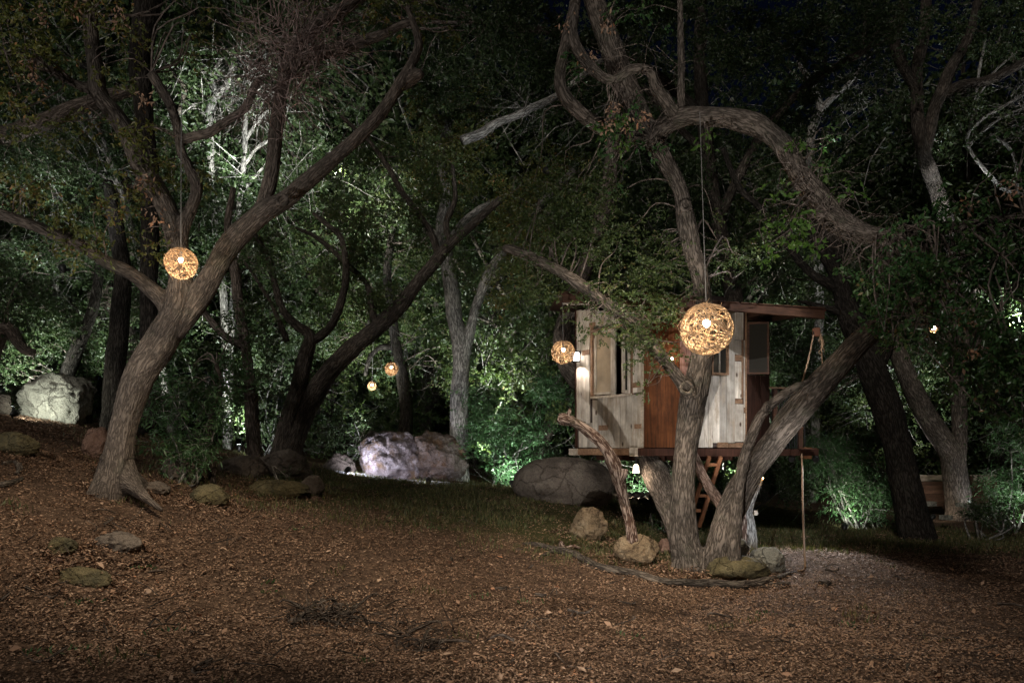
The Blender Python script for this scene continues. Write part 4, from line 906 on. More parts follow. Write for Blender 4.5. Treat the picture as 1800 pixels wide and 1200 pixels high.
# ================================================================== WICKER GLOBES
def wicker_globe(label, px, py, D, rp, W, cord_top, seed, n=190):
    c = P(px, py, D); r = rp * D / F; g = thing('wicker_globe_lamp', label, 'lantern', c, 'woven wicker globe lanterns')
    rr = np.random.RandomState(seed); mb = MB()
    for k in range(n):
        ax = rr.normal(size=3); ax /= np.linalg.norm(ax); u = np.cross(ax, [.31, .7, .2]); u /= np.linalg.norm(u); w = np.cross(ax, u)
        h = rr.uniform(-.75, .75); rr_ = r * rr.uniform(.94, 1.0); full = rr.rand() < .5; t0 = rr.rand() * 6.28; ln = 6.283 if full else rr.uniform(1.2, 4)
        m_ = 22 if full else 12; t = np.linspace(t0, t0 + ln, m_)
        rad = rr_ * math.sqrt(1 - h * h); wob = 1 + .02 * np.sin(t * 3 + rr.rand() * 6)
        pts = c + (ax * h * rr_ + (np.cos(t)[:, None] * u + np.sin(t)[:, None] * w) * rad * wob[:, None])
        mb.tube(pts, [r * rr.choice([.009, .012, .018])] * m_, 4, 0, 0, 1)
    mb.build('weave', WICKER, g)
    mb = MB()
    for k in range(26):
        d = rr.normal(size=3); d /= np.linalg.norm(d); tn = np.cross(d, rr.normal(size=3)); tn /= np.linalg.norm(tn); a = c + d * r * .98
        mb.tube([a, a + tn * r * .2 + d * r * .05, a + tn * r * .36 + d * r * rr.uniform(.0, .16)], [r * .012, r * .01, r * .005], 4, 0, 0, 1)
    mb.build('loose_ends', WICKER, g)['kind'] = 'stuff'
    bc = c + [0, 0, r * .22]; bm = bmesh.new(); bmesh.ops.create_uvsphere(bm, u_segments=14, v_segments=10, radius=max(.028, r * .15)); me = bpy.data.meshes.new('bulb'); bm.to_mesh(me); bm.free()
    bo = link('bulb', me, BULB, g); bo.location = Vector(bc - c)
    mb = MB(); mb.tube([bc + [0, 0, .02], bc + [0, 0, .09]], [.018, .014], 8); top = np.array(cord_top, float); mb.tube([bc + [0, 0, .08], top], [.0045, .0045], 5, 0, 0, 1); mb.build('cord', CORD, g)
    point(g, bc - np.array([0, 0, max(.028, r * .15) + .03]), W, (1, .80, .56), .02); return g
wicker_globe('largest wicker globe lantern, hanging in front of the treehouse trunk', 1242, 578, 8.9, 46, 22, P(1230, 196, 8.9), 1, 74)
wicker_globe('wicker globe lantern in the fork of the big left oak', 318, 463, 8.35, 28, 10, P(319, 150, 8.35), 2, 70)
wicker_globe('wicker globe lantern just left of the cabin beside the wall lamp', 990, 619, 11.6, 21, 8, P(988, 440, 11.6), 3, 66)
wicker_globe('upper of the two far wicker globe lanterns in the centre trees', 688, 648, 17, 12, 5, P(688, 520, 17), 4, 70)
wicker_globe('smallest farthest wicker globe lantern, lower left of the other far one', 654, 678, 18.4, 8, 3.5, P(656, 600, 18.4), 5, 60)
wicker_globe('far tiny lantern glinting through the leaves on the right', 1641, 578, 11, 7, 3, P(1641, 480, 11), 6, 45)

# ================================================================== MIDDLE TREES
def oak(label, limbs, blobs, lm, bm_, L=.06, cov=1.0, seed=1, voxel=None, twm=None, nbr=6, cat='tree', leaves_per=8, wid=.5, gpx=None, name='oak_tree', crad=.16):
    g = limbs[0][0]; t = thing(name, label, cat, gpx if gpx is not None else P(g[0], g[1], g[2]))
    if voxel: organic_trunk('trunk', limbs, bm_, t, voxel, (), seed)
    else: simple_trunk('trunk', limbs, bm_, t, seed)
    if blobs: crown(t, blobs, lm, L, wid, cov, leaves_per, 4, crad, limb_pts=sample_limbs(limbs, 3), twig_m=twm or TWIG, nbr=nbr, seed=seed)
    return t
oak('pale straight tree rising behind the mauve boulders', [
 [(806,860,16.9,19),(808,800,16.9,16),(806,720,16.9,16),(810,650,16.9,16),(808,600,16.9,15),(800,560,16.9,14),(792,500,16.9,14),(782,440,16.9,12),(776,395,16.9,11),(786,340,16.9,9),(775,280,16.9,8),(790,210,16.9,6)],
 [(812,640,16.9,10),(824,590,16.9,9.5),(838,535,16.9,9),(860,480,16.8,8.5),(900,420,16.7,10),(950,360,16.6,8),(1010,300,16.5,6)],
 [(785,455,16.9,8),(800,410,16.9,7),(840,370,16.8,6),(900,340,16.7,5)]],
 [(880,380,16.6,90,60,1.0),(930,460,16.4,70,60,.9),(850,290,16.9,90,60,1.0,.7),(780,300,17,70,60,1,.7),(960,300,16.6,80,60,1,.7),(880,520,16.6,40,40,.7,.7),(800,200,17,100,60,1.2,.7)], LEAF_O, BARKP, .06, .85, 11)
oak('leaning dark twin oak left of the mauve boulders, its long limb crossing the pale trunk', [
 [(498,822,14.5,19.8),(515,770,14.5,19.8),(540,710,14.6,20.5),(578,655,14.6,19.0),(620,610,14.7,16.7),(665,575,14.7,14.4),(700,540,14.8,12.9),(735,495,14.8,11.4),(765,460,14.8,10.6),(790,430,14.8,9.1),(830,395,14.8,6.8),(880,350,14.9,5.3)],
 [(493,810,14.5,19.8),(508,740,14.4,15.2),(524,680,14.4,13.7),(540,620,14.4,12.9),(545,590,14.4,10.6),(520,570,14.4,8.4),(497,545,14.4,6.8),(484,505,14.4,6.1),(470,450,14.4,5.3),(440,400,14.4,3.8)],
 [(540,605,14.4,8.4),(580,575,14.4,7.6),(600,530,14.4,6.8),(608,480,14.4,6.1),(600,420,14.4,5.3),(575,395,14.4,4.6),(550,375,14.4,3.0)],
 [(772,455,14.8,6.8),(758,410,14.8,6.1),(735,375,14.8,5.3),(705,335,14.8,5.3),(680,290,14.9,4.6),(650,250,14.9,3.8),(600,205,15,3.0)],
 [(660,580,14.7,6.8),(652,535,14.7,6.1),(645,500,14.8,4.6),(610,465,14.8,4.6),(560,420,14.8,3.8),(520,400,14.8,2.3)],
 [(790,430,14.8,6.1),(785,390,14.8,5.3),(800,350,14.8,4.6),(795,290,14.9,3.0)],
 [(505,600,14.3,5.3),(480,540,14.3,3.8),(450,490,14.3,3.0),(430,460,14.3,2.3)]],
 [(620,430,14.8,60,45,.8),(660,520,14.9,60,40,.7),(545,480,14.6,50,45,.6),(590,380,14.9,70,40,.8),(700,400,15,60,60,.8,.8),(740,300,15.2,80,70,.9,.7),(640,300,15.2,60,60,.9,.7),(560,640,15,50,30,.6,.7),(490,430,14.8,50,40,.6,.6),(820,460,15,50,50,.7,.5)], LEAF_G, BARKD, .055, .9, 12)
oak('dark slender tree with hooked branch behind the two far lanterns', [
 [(705,800,18.5,14.4),(715,740,18.5,12.0),(708,660,18.5,10.8),(695,600,18.5,9.0),(688,540,18.5,8.4),(680,480,18.5,7.2),(690,400,18.5,5.4)],
 [(700,612,18.5,6.0),(670,610,18.5,4.8),(650,630,18.4,4.2),(642,660,18.4,3.0)],
 [(690,545,18.5,5.4),(655,560,18.5,4.8),(630,590,18.5,3.6)]],
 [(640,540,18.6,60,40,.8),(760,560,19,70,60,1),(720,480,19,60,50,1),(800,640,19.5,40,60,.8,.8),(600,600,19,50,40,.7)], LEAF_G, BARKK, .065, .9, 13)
oak('dark straight trunk between the pale boulder and the big left oak', [
 [(195,790,13.8,23.4),(200,720,13.8,18.9),(203,640,13.8,18.0),(210,560,13.8,16.2),(215,480,13.8,14.4),(205,400,13.8,12.6),(190,320,13.9,9.0)],
 [(108,690,14.8,12.6),(128,630,14.8,11.7),(158,560,14.8,9.9),(172,500,14.8,8.1),(175,440,14.8,5.4)]],
 [(60,560,14.6,90,60,1.0,1.2),(130,600,15.2,60,70,.9,1.2),(240,560,15,60,60,.8),(40,640,14.6,60,45,.7,1.2),(200,440,15,80,60,1,.8),(80,470,14.5,80,60,1,.9),(250,650,14.6,30,70,.6)], LEAF_D, BARKK, .055, 1.0, 14)
oak('thick limb tree at the left edge with foliage low over the dark boulder', [
 [(-50,760,13,18),(-30,660,13,20),(-10,600,13,17),(15,580,13,14),(40,612,13,9),(60,620,13,6)],
 [(-40,680,13,16),(-60,420,13,16),(-30,260,12.8,17),(30,232,12.6,16),(80,215,12.5,15),(130,192,12.6,13),(200,168,12.8,11),(245,158,13,8)]],
 [(20,480,13,60,50,.8),(15,330,12.8,70,60,.8),(90,280,13,80,50,.8,.8),(20,560,13,50,30,.6)], LEAF_D, BARK, .055, .9, 15)
oak('black trunk rising behind the upper part of the big left oak', [
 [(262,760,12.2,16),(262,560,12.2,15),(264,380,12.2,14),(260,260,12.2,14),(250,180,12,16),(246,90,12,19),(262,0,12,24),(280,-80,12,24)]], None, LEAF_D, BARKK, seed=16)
oak('thin twin stem tree in the shade right of the big left oak', [
 [(452,830,13,15),(446,760,13,12),(440,680,13,10),(430,600,13,9),(420,540,13,9),(412,470,13,8),(400,400,13,6),(410,330,13,5)],
 [(430,610,13,7),(395,590,13,6),(368,560,13,6),(340,530,13,5)],
 [(375,870,11,7),(372,800,11,6),(370,740,11,5),(390,680,11,4),(380,640,11,4)]],
 [(370,640,12,60,60,.8,.9),(440,560,13,60,50,.8,.8),(330,700,11.5,50,50,.7,.9),(470,680,13.2,45,70,.7,.5),(450,480,13,60,60,.8,.5)], LEAF_D, BARK, .06, .8, 17)
oak('tree with a leaning dark trunk in front of the bright right bush', [
 [(1622,975,13.3,46),(1612,940,13.3,34),(1598,880,13.3,31),(1582,800,13.3,28),(1562,720,13.3,28),(1540,660,13.3,28),(1515,600,13.3,26),(1490,540,13.3,22),(1470,480,13.3,17),(1440,430,13.3,14),(1420,380,13.3,12)],
 [(1535,650,13.3,20),(1556,610,13.2,16),(1570,560,13,12)],
 [(1500,560,13.3,14),(1478,500,13.3,13),(1466,430,13.3,14),(1450,380,13.3,12),(1440,320,13.3,9)],
 [(1478,510,13.3,12),(1425,480,13.3,9),(1385,430,13.3,8),(1340,370,13.3,7),(1300,330,13.3,7),(1270,260,13.3,6)],
 [(1500,555,13.3,9),(1440,538,13.3,6),(1400,528,13.3,4)]],
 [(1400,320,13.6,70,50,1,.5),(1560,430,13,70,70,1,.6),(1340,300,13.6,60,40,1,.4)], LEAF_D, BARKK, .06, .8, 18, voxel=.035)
oak('pale lit oak with a divided trunk behind the redwood fence', [
 [(1690,960,17,25),(1686,890,17,22),(1678,825,17,20),(1668,790,17,19),(1640,750,17,19),(1612,700,17,17),(1590,650,17,15),(1570,600,17,13),(1550,560,17,10)],
 [(1676,815,17,20),(1686,770,17,13),(1686,710,17,12),(1684,660,17,14),(1692,610,17,14),(1705,560,17,12),(1720,500,17,8)],
 [(1688,760,17,5),(1694,690,17,5),(1703,640,17,4)]],
 [(1640,620,17.3,80,50,1,.8),(1740,640,17.3,70,60,1,.9),(1600,560,17.3,80,50,1,.8)], LEAF_D, BARK , .07, .9, 19)
oak('upper right oak with several forked dark limbs against lit twigs', [
 [(1760,900,21,20),(1720,600,20,18),(1660,380,18,14),(1622,262,16,11),(1612,200,16,10),(1612,160,16,10),(1590,120,16,9),(1572,70,16,9),(1590,0,16,8)],
 [(1625,270,16,10),(1640,200,16,11),(1655,165,16,11),(1672,120,16,10),(1700,70,16,8),(1720,0,16,7)],
 [(1650,172,16,9),(1690,150,16,8),(1740,140,16,8),(1810,105,16,7)],
 [(1615,190,16,8),(1612,120,16,10),(1625,60,16,10),(1628,-10,16,9)]],
 [(1560,60,16.3,90,50,1,.6),(1680,60,16.3,90,60,1,.6),(1560,160,16.4,60,60,1,.5),(1700,220,16.4,80,50,1,.6),(1780,60,16.3,60,60,1,.6)], LEAF_D, BARKD, .065, .8, 20)
oak('tall dark oak behind the treehouse whose crown closes the top of the view', [
 [(1330,880,17.5,20),(1320,700,17.5,17),(1290,520,17.4,15),(1260,380,17.2,13),(1240,240,17,12),(1230,100,16.8,11),(1235,-60,16.5,10)],
 [(1262,390,17.2,9),(1330,250,16.8,8),(1420,150,16.5,7),(1520,90,16.2,6)],[(1235,200,17,9),(1120,110,16.5,8),(980,60,16,7),(850,40,15.5,5)],[(1240,270,17,7),(1180,210,16.6,6),(1130,150,16.4,5)]],
 [(820,60,15.5,110,70,1.2),(960,50,15.7,100,80,1.2),(1100,60,15.8,100,90,1.2),(1230,70,16,90,90,1.2),(1350,80,16,100,90,1.2),(1470,90,16,90,90,1.2),(1560,40,16,80,80,1.2),(900,-20,15,150,50,1.2),(1250,-20,15,200,50,1.2),(1500,-10,15,150,60,1.2),(1320,200,17,70,60,1,.8),(1430,210,17,70,60,1,.8),(1250,330,17,70,80,1,.8),(1180,330,17.2,50,80,1,.7),(780,140,15.8,80,60,1,.9),(900,150,16,80,70,1,.8),(1020,160,16,60,70,1,.8),(1120,200,16.4,60,60,1,.7),(700,-10,15,110,50,1),(1340,450,18,70,60,1,.9),(1250,470,18,50,50,1,.8),(500,0,15,120,50,1,.7)], LEAF_D, BARKD, .07, .95, 21, nbr=5)
PALE = [('pale bare branching tree glowing in the upper left gap', [
 [(372,330,18,5),(370,250,18,6),(368,200,18,7),(380,170,18,7),(398,150,18,6),(412,110,18,5)],[(370,210,18,4),(345,190,18,3),(325,180,18,3)],[(375,330,17.9,5),(380,430,18,6),(395,560,18,7),(400,900,18,8)],[(382,168,18,4),(372,135,18,4),(390,105,18,3)]]),
 ('thin white stemmed tree forking in the upper left gap', [
 [(400,900,18.6,8),(405,600,18.6,6),(418,420,18.5,5),(422,340,18.5,5),(430,280,18.5,5),(432,200,18.5,4),(440,140,18.5,3)],[(430,290,18.5,3),(452,260,18.5,3),(480,245,18.5,3)],[(431,250,18.5,3),(455,210,18.5,3),(480,190,18.5,2)],[(424,340,18.5,3),(440,320,18.5,3),(462,295,18.5,2)]]),
 ('pale arching dead branches at the upper right edge', [
 [(1850,900,18.5,5.9),(1840,400,18.3,5.2),(1760,330,18,3.9),(1700,255,17.8,3.2),(1720,215,17.7,3.2),(1760,190,17.6,2.6),(1810,160,17.5,2.0)],[(1702,258,17.8,2.6),(1735,225,17.7,2.6),(1775,200,17.6,2.0),(1815,185,17.6,2.0)],[(1700,250,17.8,2.6),(1712,190,17.8,2.6),(1722,120,17.8,2.6),(1735,60,17.8,2.0)],[(1790,350,18.1,3.2),(1780,270,18,3.2),(1740,235,18,2.6)],[(1712,185,17.8,2.0),(1745,130,17.7,2.0),(1790,90,17.6,1.3)]]),
 ('pale dead forked tree in the dark middle right', [
 [(1430,900,21,8),(1440,500,20,8),(1425,300,19,8),(1430,220,19,8),(1455,180,19,6),(1490,150,19,4),(1520,110,19,3)],[(1428,235,19,6),(1440,190,19,6),(1430,150,19,5),(1400,110,19,4)]]),
 ('sawn off pale limb slanting high in the centre trees', [
 [(1120,60,15.8,4),(1040,120,15.6,5),(985,165,15.4,6),(935,190,15.2,7),(905,205,15.2,7),(870,218,15.1,8),(845,235,15,9),(812,248,14.9,9)]]),
 ('thin tree of pale curved branches in the left gap', [
 [(330,900,16,9),(260,520,16,6),(200,300,16,5),(160,240,16,4),(120,190,16,3)],[(215,330,16,4),(150,290,16,3),(80,235,16,3),(40,200,16,2)],[(200,300,16,4),(175,230,16,3),(140,180,16,2)],[(98,520,16,6),(95,360,16,5),(85,280,16,4),(70,230,16,3)]]),
]
for i, (lab, lb) in enumerate(PALE):
    g = hit(lb[-1][-1][0] if i == 0 else lb[0][0][0], 850); t = thing('pale_tree', lab, 'tree', P(*lb[0][0][:3])); simple_trunk('trunk', lb, BARKP, t, 30 + i, 8)
    q = lb[0][len(lb[0]) // 2]
    bare(t, [(lb[0][-1][0], lb[0][-1][1] + 30, lb[0][-1][2], 70, 60, .6)] if i != 4 else [(930,190,15.2,40,25,.4)], BARKP, 'bare_twigs', 80 if i != 4 else 22, 1.1, .005, 50 + i, .2, .3)

# ================================================================== BUSHES
def bush(label, blobs, lm, L=.06, cov=1.0, wid=.35, stems=None, seed=1, name='bush', droop=.2, lp_=8):
    b = blobs[0]; h_ = P(b[0], b[1], b[2]); root = thing(name, label, 'bush', (h_[0], h_[1], gz([h_[0]], [h_[1]])[0]))
    base = np.array(root.location); ls = MB(); rr = np.random.RandomState(seed)
    tips = []
    for k in range(stems or 7):
        bl = blobs[rr.randint(len(blobs))]; c = P(*bl[:3]) + rr.normal(size=3) * [bl[3] * bl[2] / F * .5, .2, bl[4] * bl[2] / F * .4]
        s0 = base + [rr.normal() * .15, rr.normal() * .15, -.05]; md = (s0 + c) / 2 + rr.normal(size=3) * .15; ls.tube([s0, md, c], [.022, .014, .006], 6, .2, k, 4); tips += [md, c]
    ls.build('stems', BARKP, root, True)
    crown(root, blobs, lm, L, wid, cov, lp_, 4, .15, name='foliage', limb_pts=np.array(tips), nbr=5, seed=seed, droop=droop, twig_m=BARKP)
    return root
bush('dark long leaved bush in the shade right of the big oak trunk', [(330,740,10.6,60,60,.5),(300,790,10.4,45,40,.5),(370,700,10.8,50,50,.5),(400,650,11.2,45,45,.5,.7),(350,800,10.3,50,25,.4,.8),(290,690,10.8,35,50,.4)], LEAF_W, .085, .8, .2, seed=71, name='long_leaved_bush')
bush('bush glowing green between the mauve boulder and the dark egg boulder', [(880,770,16.4,65,55,.8,1.2),(930,760,16.6,50,50,.8),(900,820,15.9,45,28,.5),(850,700,17.2,50,60,.9,.9),(960,700,17,50,60,.9)], LEAF_W, .075, 1.1, .38, seed=72, name='leafy_bush')
bush('large willow like bush lit from below right of the climbing rope', [(1500,860,15,70,50,.9,1.1),(1450,830,15.2,55,45,.8),(1545,840,15,45,55,.8),(1490,790,15.5,70,45,.9),(1560,880,14.8,30,30,.5),(1430,790,15.6,40,35,.7,.8)], LEAF_W, .085, .8, .2, stems=12, seed=73, name='willow_bush', droop=.6)
bush('tall feathery bush at the right edge by the fence end', [(1775,850,14.5,50,60,.8,.9),(1800,780,14.7,45,60,.8),(1750,900,14.2,45,25,.5,.6)], LEAF_W, .085, .8, .15, seed=74, name='feathery_bush', droop=.5)
bush('small dark shrub in front of the redwood fence', [(1720,905,13.6,40,22,.5,.8),(1760,890,13.8,30,30,.4,.6)], LEAF_D, .06, .9, .35, seed=75)
bush('tiny bright green bush beside the base of the treehouse oak', [(1155,928,12.4,11,14,.15)], LEAF_W, .04, 1.2, .4, seed=76, name='small_bush', stems=4)
bush('ferny ground plant on top of the ledge stones', [(480,838,11.8,38,9,.25,.8)], LEAF_D, .05, .9, .25, seed=77, name='ground_plant', stems=4)
bush('low glossy bush under the leaning twin oak', [(600,770,16.5,60,40,.6,.7),(660,740,17.5,50,40,.6,.7)], LEAF_D, .065, .9, .4, seed=78)
bush('silvery bush behind the leaning twin oak', [(480,640,17.5,60,60,.8),(460,740,17.5,50,50,.7),(540,600,17.8,50,50,.8)], LEAF_D, .07, .8, .45, seed=79)
bush('low bright bush glimpsed under the cabin floor', [(1140,845,19,55,28,.6,.8),(1230,850,18,40,35,.6)], LEAF_W, .075, .9, .4, seed=80)
bush('dark bush hanging behind the right side of the ladder', [(1290,840,15,40,45,.6),(1380,850,15.5,50,50,.8,.9)], LEAF_D, .065, 1.0, .35, seed=81)

# ================================================================== FAR WOOD: three oak kinds shared by copies
def proto(seed, lm, H=8.5, Rr=3.2, nl=52000, L=.095):
    rr = np.random.RandomState(seed); t = thing('background_oak', 'x', 'tree', (0, 0, 0)); mb = MB(); pts = []
    lean = rr.normal(size=2) * .12
    tr = np.array([[lean[0] * z * 2 + .12 * math.sin(z * 1.3 + seed), lean[1] * z, z] for z in np.linspace(-.3, H * .42, 5)]); mb.tube(tr, [.3, .23, .2, .18, .16], 9, .15, seed, 4)
    ends = []
    for k in range(7):
        a = k / 7 * 6.28 + rr.rand(); s0 = tr[rr.randint(2, 5)]; reach = Rr * rr.uniform(.5, .95); e = np.array([math.cos(a) * reach, math.sin(a) * reach, H * rr.uniform(.35, .9)])
        m1 = s0 + (e - s0) * .35 + rr.normal(size=3) * .35; m2_ = s0 + (e - s0) * .7 + rr.normal(size=3) * .35; q = [s0, m1, m2_, e]; mb.tube(q, [.13, .1, .07, .03], 7, .15, k, 4); c_, _ = crom(q, [1] * 4, 4); pts.append(c_); ends.append(e); ends.append(m2_)
        for j in range(3):
            b0_ = c_[rr.randint(4, len(c_))]; e2 = b0_ + rr.normal(size=3) * [1.0, 1.0, .8]; mb.tube([b0_, (b0_ + e2) / 2 + rr.normal(size=3) * .2, e2], [.05, .03, .012], 5, .1, j, 3); ends.append(e2)
    mb.build('trunk', BARKD, t, True); allp = np.vstack(pts)
    C_ = []; 
    for e in ends:
        m_ = 30; q = rnd_dir(m_) * (N.rand(m_) ** .4)[:, None] * [1.25, 1.25, .85]; C_.append(e + q)
    for z in np.linspace(.2, H * .45, 5):
        m_ = 50; a = N.rand(m_) * 6.28; C_.append(np.stack([np.cos(a) * Rr * (.7 + .35 * N.rand(m_)), np.sin(a) * Rr * (.7 + .35 * N.rand(m_)), z + N.rand(m_) * .8], 1))
    C_ = np.vstack(C_); nz = vnoise(C_ * .9 + seed, seed); C_ = C_[np.argsort(-(nz + N.rand(len(nz)) * .5))[:int(len(C_) * .72)]]
    per = max(1, int(nl / len(C_) / 8)); pos, ld, ci, a, b_ = sprigs(C_, .26, per, 8, L)
    tint = np.clip((N.rand(len(C_)) * .5)[ci] + N.rand(len(pos)) * .5, 0, 1)
    leaf_mesh('crown', pos, ld, L * (.7 + .6 * N.rand(len(pos))), .5, lm, t, tint, kind='stuff')
    mb = MB()
    for k in range(430):
        a = C_[rr.randint(len(C_))]; d = rr.normal(size=3); d[2] -= .3; d /= np.linalg.norm(d); q = [a]
        for j in range(3): d = d + rr.normal(size=3) * .35; d /= np.linalg.norm(d); q.append(q[-1] + d * .4)
        mb.tube(q, [.010, .008, .006, .003], 3, 0, 0, 1)
    mb.build('dead_twigs', BARKP, t)['kind'] = 'stuff'
    return t
protos = [proto(101, LEAF_D), proto(102, LEAF_G), proto(103, LEAF_D, 7.2, 3.6)]
def copy_tree(r):
    c = r.copy(); C.objects.link(c)
    for ch in r.children: d = ch.copy(); C.objects.link(d); d.parent = c
    return c
FAR = [(330,19.5,0,1.0),(560,23,1,1.0),(140,18.5,2,1.0),(-80,18,0,1.0),(735,23,1,1.1),(900,20.5,0,1.0),(1050,19,1,.95),(440,24,2,1.2),(250,25,1,1.3),(640,26,0,1.3),(820,26,2,1.3),(1000,24,2,1.2),
       (1200,21,0,.95),(1390,21.5,2,.8),(1560,21,1,.75),(1720,20.5,0,.9),(1870,18.5,2,1.0),(1130,27,1,1.3),(1480,27,0,1.15),(1640,27,1,1.1),(1800,26,2,1.2),(60,25,1,1.3),(-60,24,0,1.2),
       (380,31,0,2.3),(560,32,2,2.4),(750,33,1,2.4),(930,32,0,2.4),(1080,34,2,2.4),(200,31,2,2.3),(1215,35,1,2.3),(1700,34,0,2.4),(1880,33,1,2.3),(1560,36,2,2.5),(40,31,1,2.3),(1400,40,0,2.6)]
seen = set(); NAMES = ['dark oak standing in the mass of trees behind the clearing', 'mid green oak standing in the mass of trees behind the clearing', 'broad low oak standing in the mass of trees behind the clearing']
for px, D, k, s in FAR:
    o = protos[k] if k not in seen else copy_tree(protos[k]); seen.add(k)
    x = (px - CX) / F * D; o.location = (x, D, gz([x], [D])[0] - .1); o.rotation_euler = (0, 0, R.random() * 6.28); sv = s * R.uniform(.95, 1.1); o.scale = (sv, sv, sv)
    tag(o, NAMES[k], 'tree', 'background oaks in the wood')

# ================================================================== RIGHT BACKGROUND FENCE
fc = thing('wooden_fence', 'redwood board fence with a pale top plank in the right background', 'fence', P(1690, 880, 18))
for k in range(6):
    m2 = MB(); y0 = 846 + k * 7.2; m2.beam(P(1608, y0 + 3.5, 18), P(1752, y0 + 3.7, 18), .03, .092, up=(0, 0, 1)); m2.build('board', W_FENCE, fc)
for a, b_ in [(1608,1662),(1663,1752)]:
    m2 = MB(); m2.beam(P(a, 839.5, 18.1), P(b_, 839.8, 18.1), .04, .15); m2.build('top_plank', W_END, fc)
for px in (1612, 1662, 1706, 1748): m2 = MB(); m2.beam(P(px, 893, 18.1), P(px, 836, 18.08), .09, .09, up=(0, 1, 0)); m2.build('post', W_FENCE, fc)
for i, (px, py, w_) in enumerate([(1634,884,22),(1662,908,22),(1688,886,16)]):
    m2 = MB(); h_ = P(px, py, 14.6 + i * .4); 
    V, Fc, B = tube([h_ - [0, 0, .05], h_ + [0, 0, .03]], [w_ * 14.6 / F / 2] * 2, 9, .1, i, 1); m2.add(V, Fc, B); tag(m2.build('stepping_stone', ROCK_P, None), ['flat pale stepping stone nearest the leaning trunk', 'flat pale stepping stone lowest before the dark shrub', 'flat pale stepping stone under the fence boards'][i], 'stone')
# pale gravel at the boulder foot
mb = MB(); pts = []
gr = N.rand(700, 2) * [1, 1]; pos = []
for u, v in gr:
    h_ = P(590 + u * 250, 841 + v * 5, 16.0 - v * .5); pos.append([h_[0], h_[1], gz([h_[0]], [h_[1]])[0] + .015])
for p_ in pos: mb.box(p_, .03 + .03 * N.rand(), .04, .03, Matrix.Rotation(N.rand() * 3, 3, 'Z'))
o = mb.build('gravel', PIT, None); tag(o, 'strip of pale gravel at the foot of the mauve boulders', 'gravel', kind='stuff')

# ================================================================== FALLEN BRANCHES AND STICKS
def on_ground(pts, lift=.0): 
    out = []
    for px, py, r in pts: h_ = hit(px, py); out.append((h_ + [0, 0, r * h_[1] / F * .7 + lift], r * h_[1] / F))
    return [a for a, _ in out], [b_ for _, b_ in out]
mb = MB(); p, r = on_ground([(918,957,2),(940,960,4),(968,968,6),(1000,976,7),(1030,990,7),(1060,1003,7.5),(1110,1012,7.5),(1160,1027,7.5),(1205,1031,8),(1255,1032,8),(1310,1035,9),(1345,1028,8.5),(1380,1014,4.5),(1398,1006,2)]); mb.tube(p, r, 12, .25, 3, 5)
p, r = on_ground([(975,970,4),(958,976,2.5),(945,980,1.2)]); mb.tube(p, r, 7, .2, 3, 4)
p, r = on_ground([(1320,1034,4),(1350,1034,3.5),(1385,1033,1.5)]); mb.tube(p, r, 7, .2, 3, 4)
tag(mb.build('fallen_branch', BARKD, None, True), 'long curved fallen branch lying in front of the treehouse oak', 'branch')
mb = MB(); p, r = on_ground([(1350,1029,3.5),(1390,1030,4.5)]); mb.tube(p, r, 9, .2, 1, 3); tag(mb.build('log', BARKD, None, True), 'short black log piece right of the mossy rock', 'log')
mb = MB(); p, r = on_ground([(1440,1024,3),(1458,1030,6)]); mb.tube(p, r, 9, .2, 2, 3); tag(mb.build('log', BARKD, None, True), 'chunky cut log end on the litter right of the rope', 'log')
mb = MB(); h_ = hit(992, 968); mb.tube([h_, h_ + [-.03, 0, .06], h_ + [-.05, .02, .13]], [.05, .045, .02], 9, .3, 4, 4); mb.tube([h_ + [0, 0, .02], h_ + [.12, .02, .05], h_ + [.22, 0, .03]], [.035, .03, .012], 8, .2, 4, 4)
tag(mb.build('stump', BARKR, None, True), 'small broken stump poking up above the left end of the fallen branch', 'stump')
mb = MB(); p, r = on_ground([(1640,1128,2),(1680,1125,3.5),(1735,1129,2)]); mb.tube(p, r, 7, .2, 3, 4); tag(mb.build('stick', BARKD, None, True), 'dark stick lying alone at the lower right', 'stick')
mb = MB(); p, r = on_ground([(0,858,6),(22,852,5),(40,843,3)]); mb.tube(p, r, 8, .2, 3, 4); p, r = on_ground([(5,818,3),(25,815,4),(35,826,5),(30,836,4)]); mb.tube(p, r, 8, .2, 3, 4); tag(mb.build('root', BARKD, None, True), 'curved exposed root at the left edge of the slope', 'root')
for i, (a, b_, c_, lab) in enumerate([((940,1048),(960,1050),4,'small dark chunk of wood in the middle of the litter'),((870,1038),(890,1037),4,'brown wood chip left of the dark chunk'),((920,1077),(945,1075),3,'broken bark piece below the dark chunk')]):
    mb = MB(); p, r = on_ground([(*a, c_ * .8), (*b_, c_)]); mb.tube(p, r, 7, .25, i, 3); tag(mb.build('wood_chunk', BARKD, None, True), lab, 'wood')
def twig_pile(label, x0, x1, y0, y1, n, seed):
    rr = np.random.RandomState(seed); mb = MB()
    for k in range(n):
        h_ = hit(rr.uniform(x0, x1), rr.uniform(y0, y1)); d = rr.normal(size=3) * [1, .8, .15]; d /= np.linalg.norm(d); L = rr.uniform(.12, .4); s0 = h_ + [0, 0, .02 + rr.rand() ** 2 * (.10 if n > 180 else .05)]
        tk = rr.choice([1, 1, 1, 2.2]); mb.tube([s0, s0 + d * L * .5 + rr.normal(size=3) * .05, s0 + d * L + rr.normal(size=3) * .06 + [0, 0, -.01]], [.006 * tk, .0045 * tk, .002], 4, 0, 0, 3)
    return tag(mb.build('twig_pile', BARK, None), label, 'twigs', kind='stuff')
twig_pile('tangle of grey twigs heaped on the litter at lower left of centre', 500, 625, 1072, 1100, 120, 1)
twig_pile('thin scatter of grey twigs right of the heaped tangle', 640, 800, 1100, 1150, 60, 2)
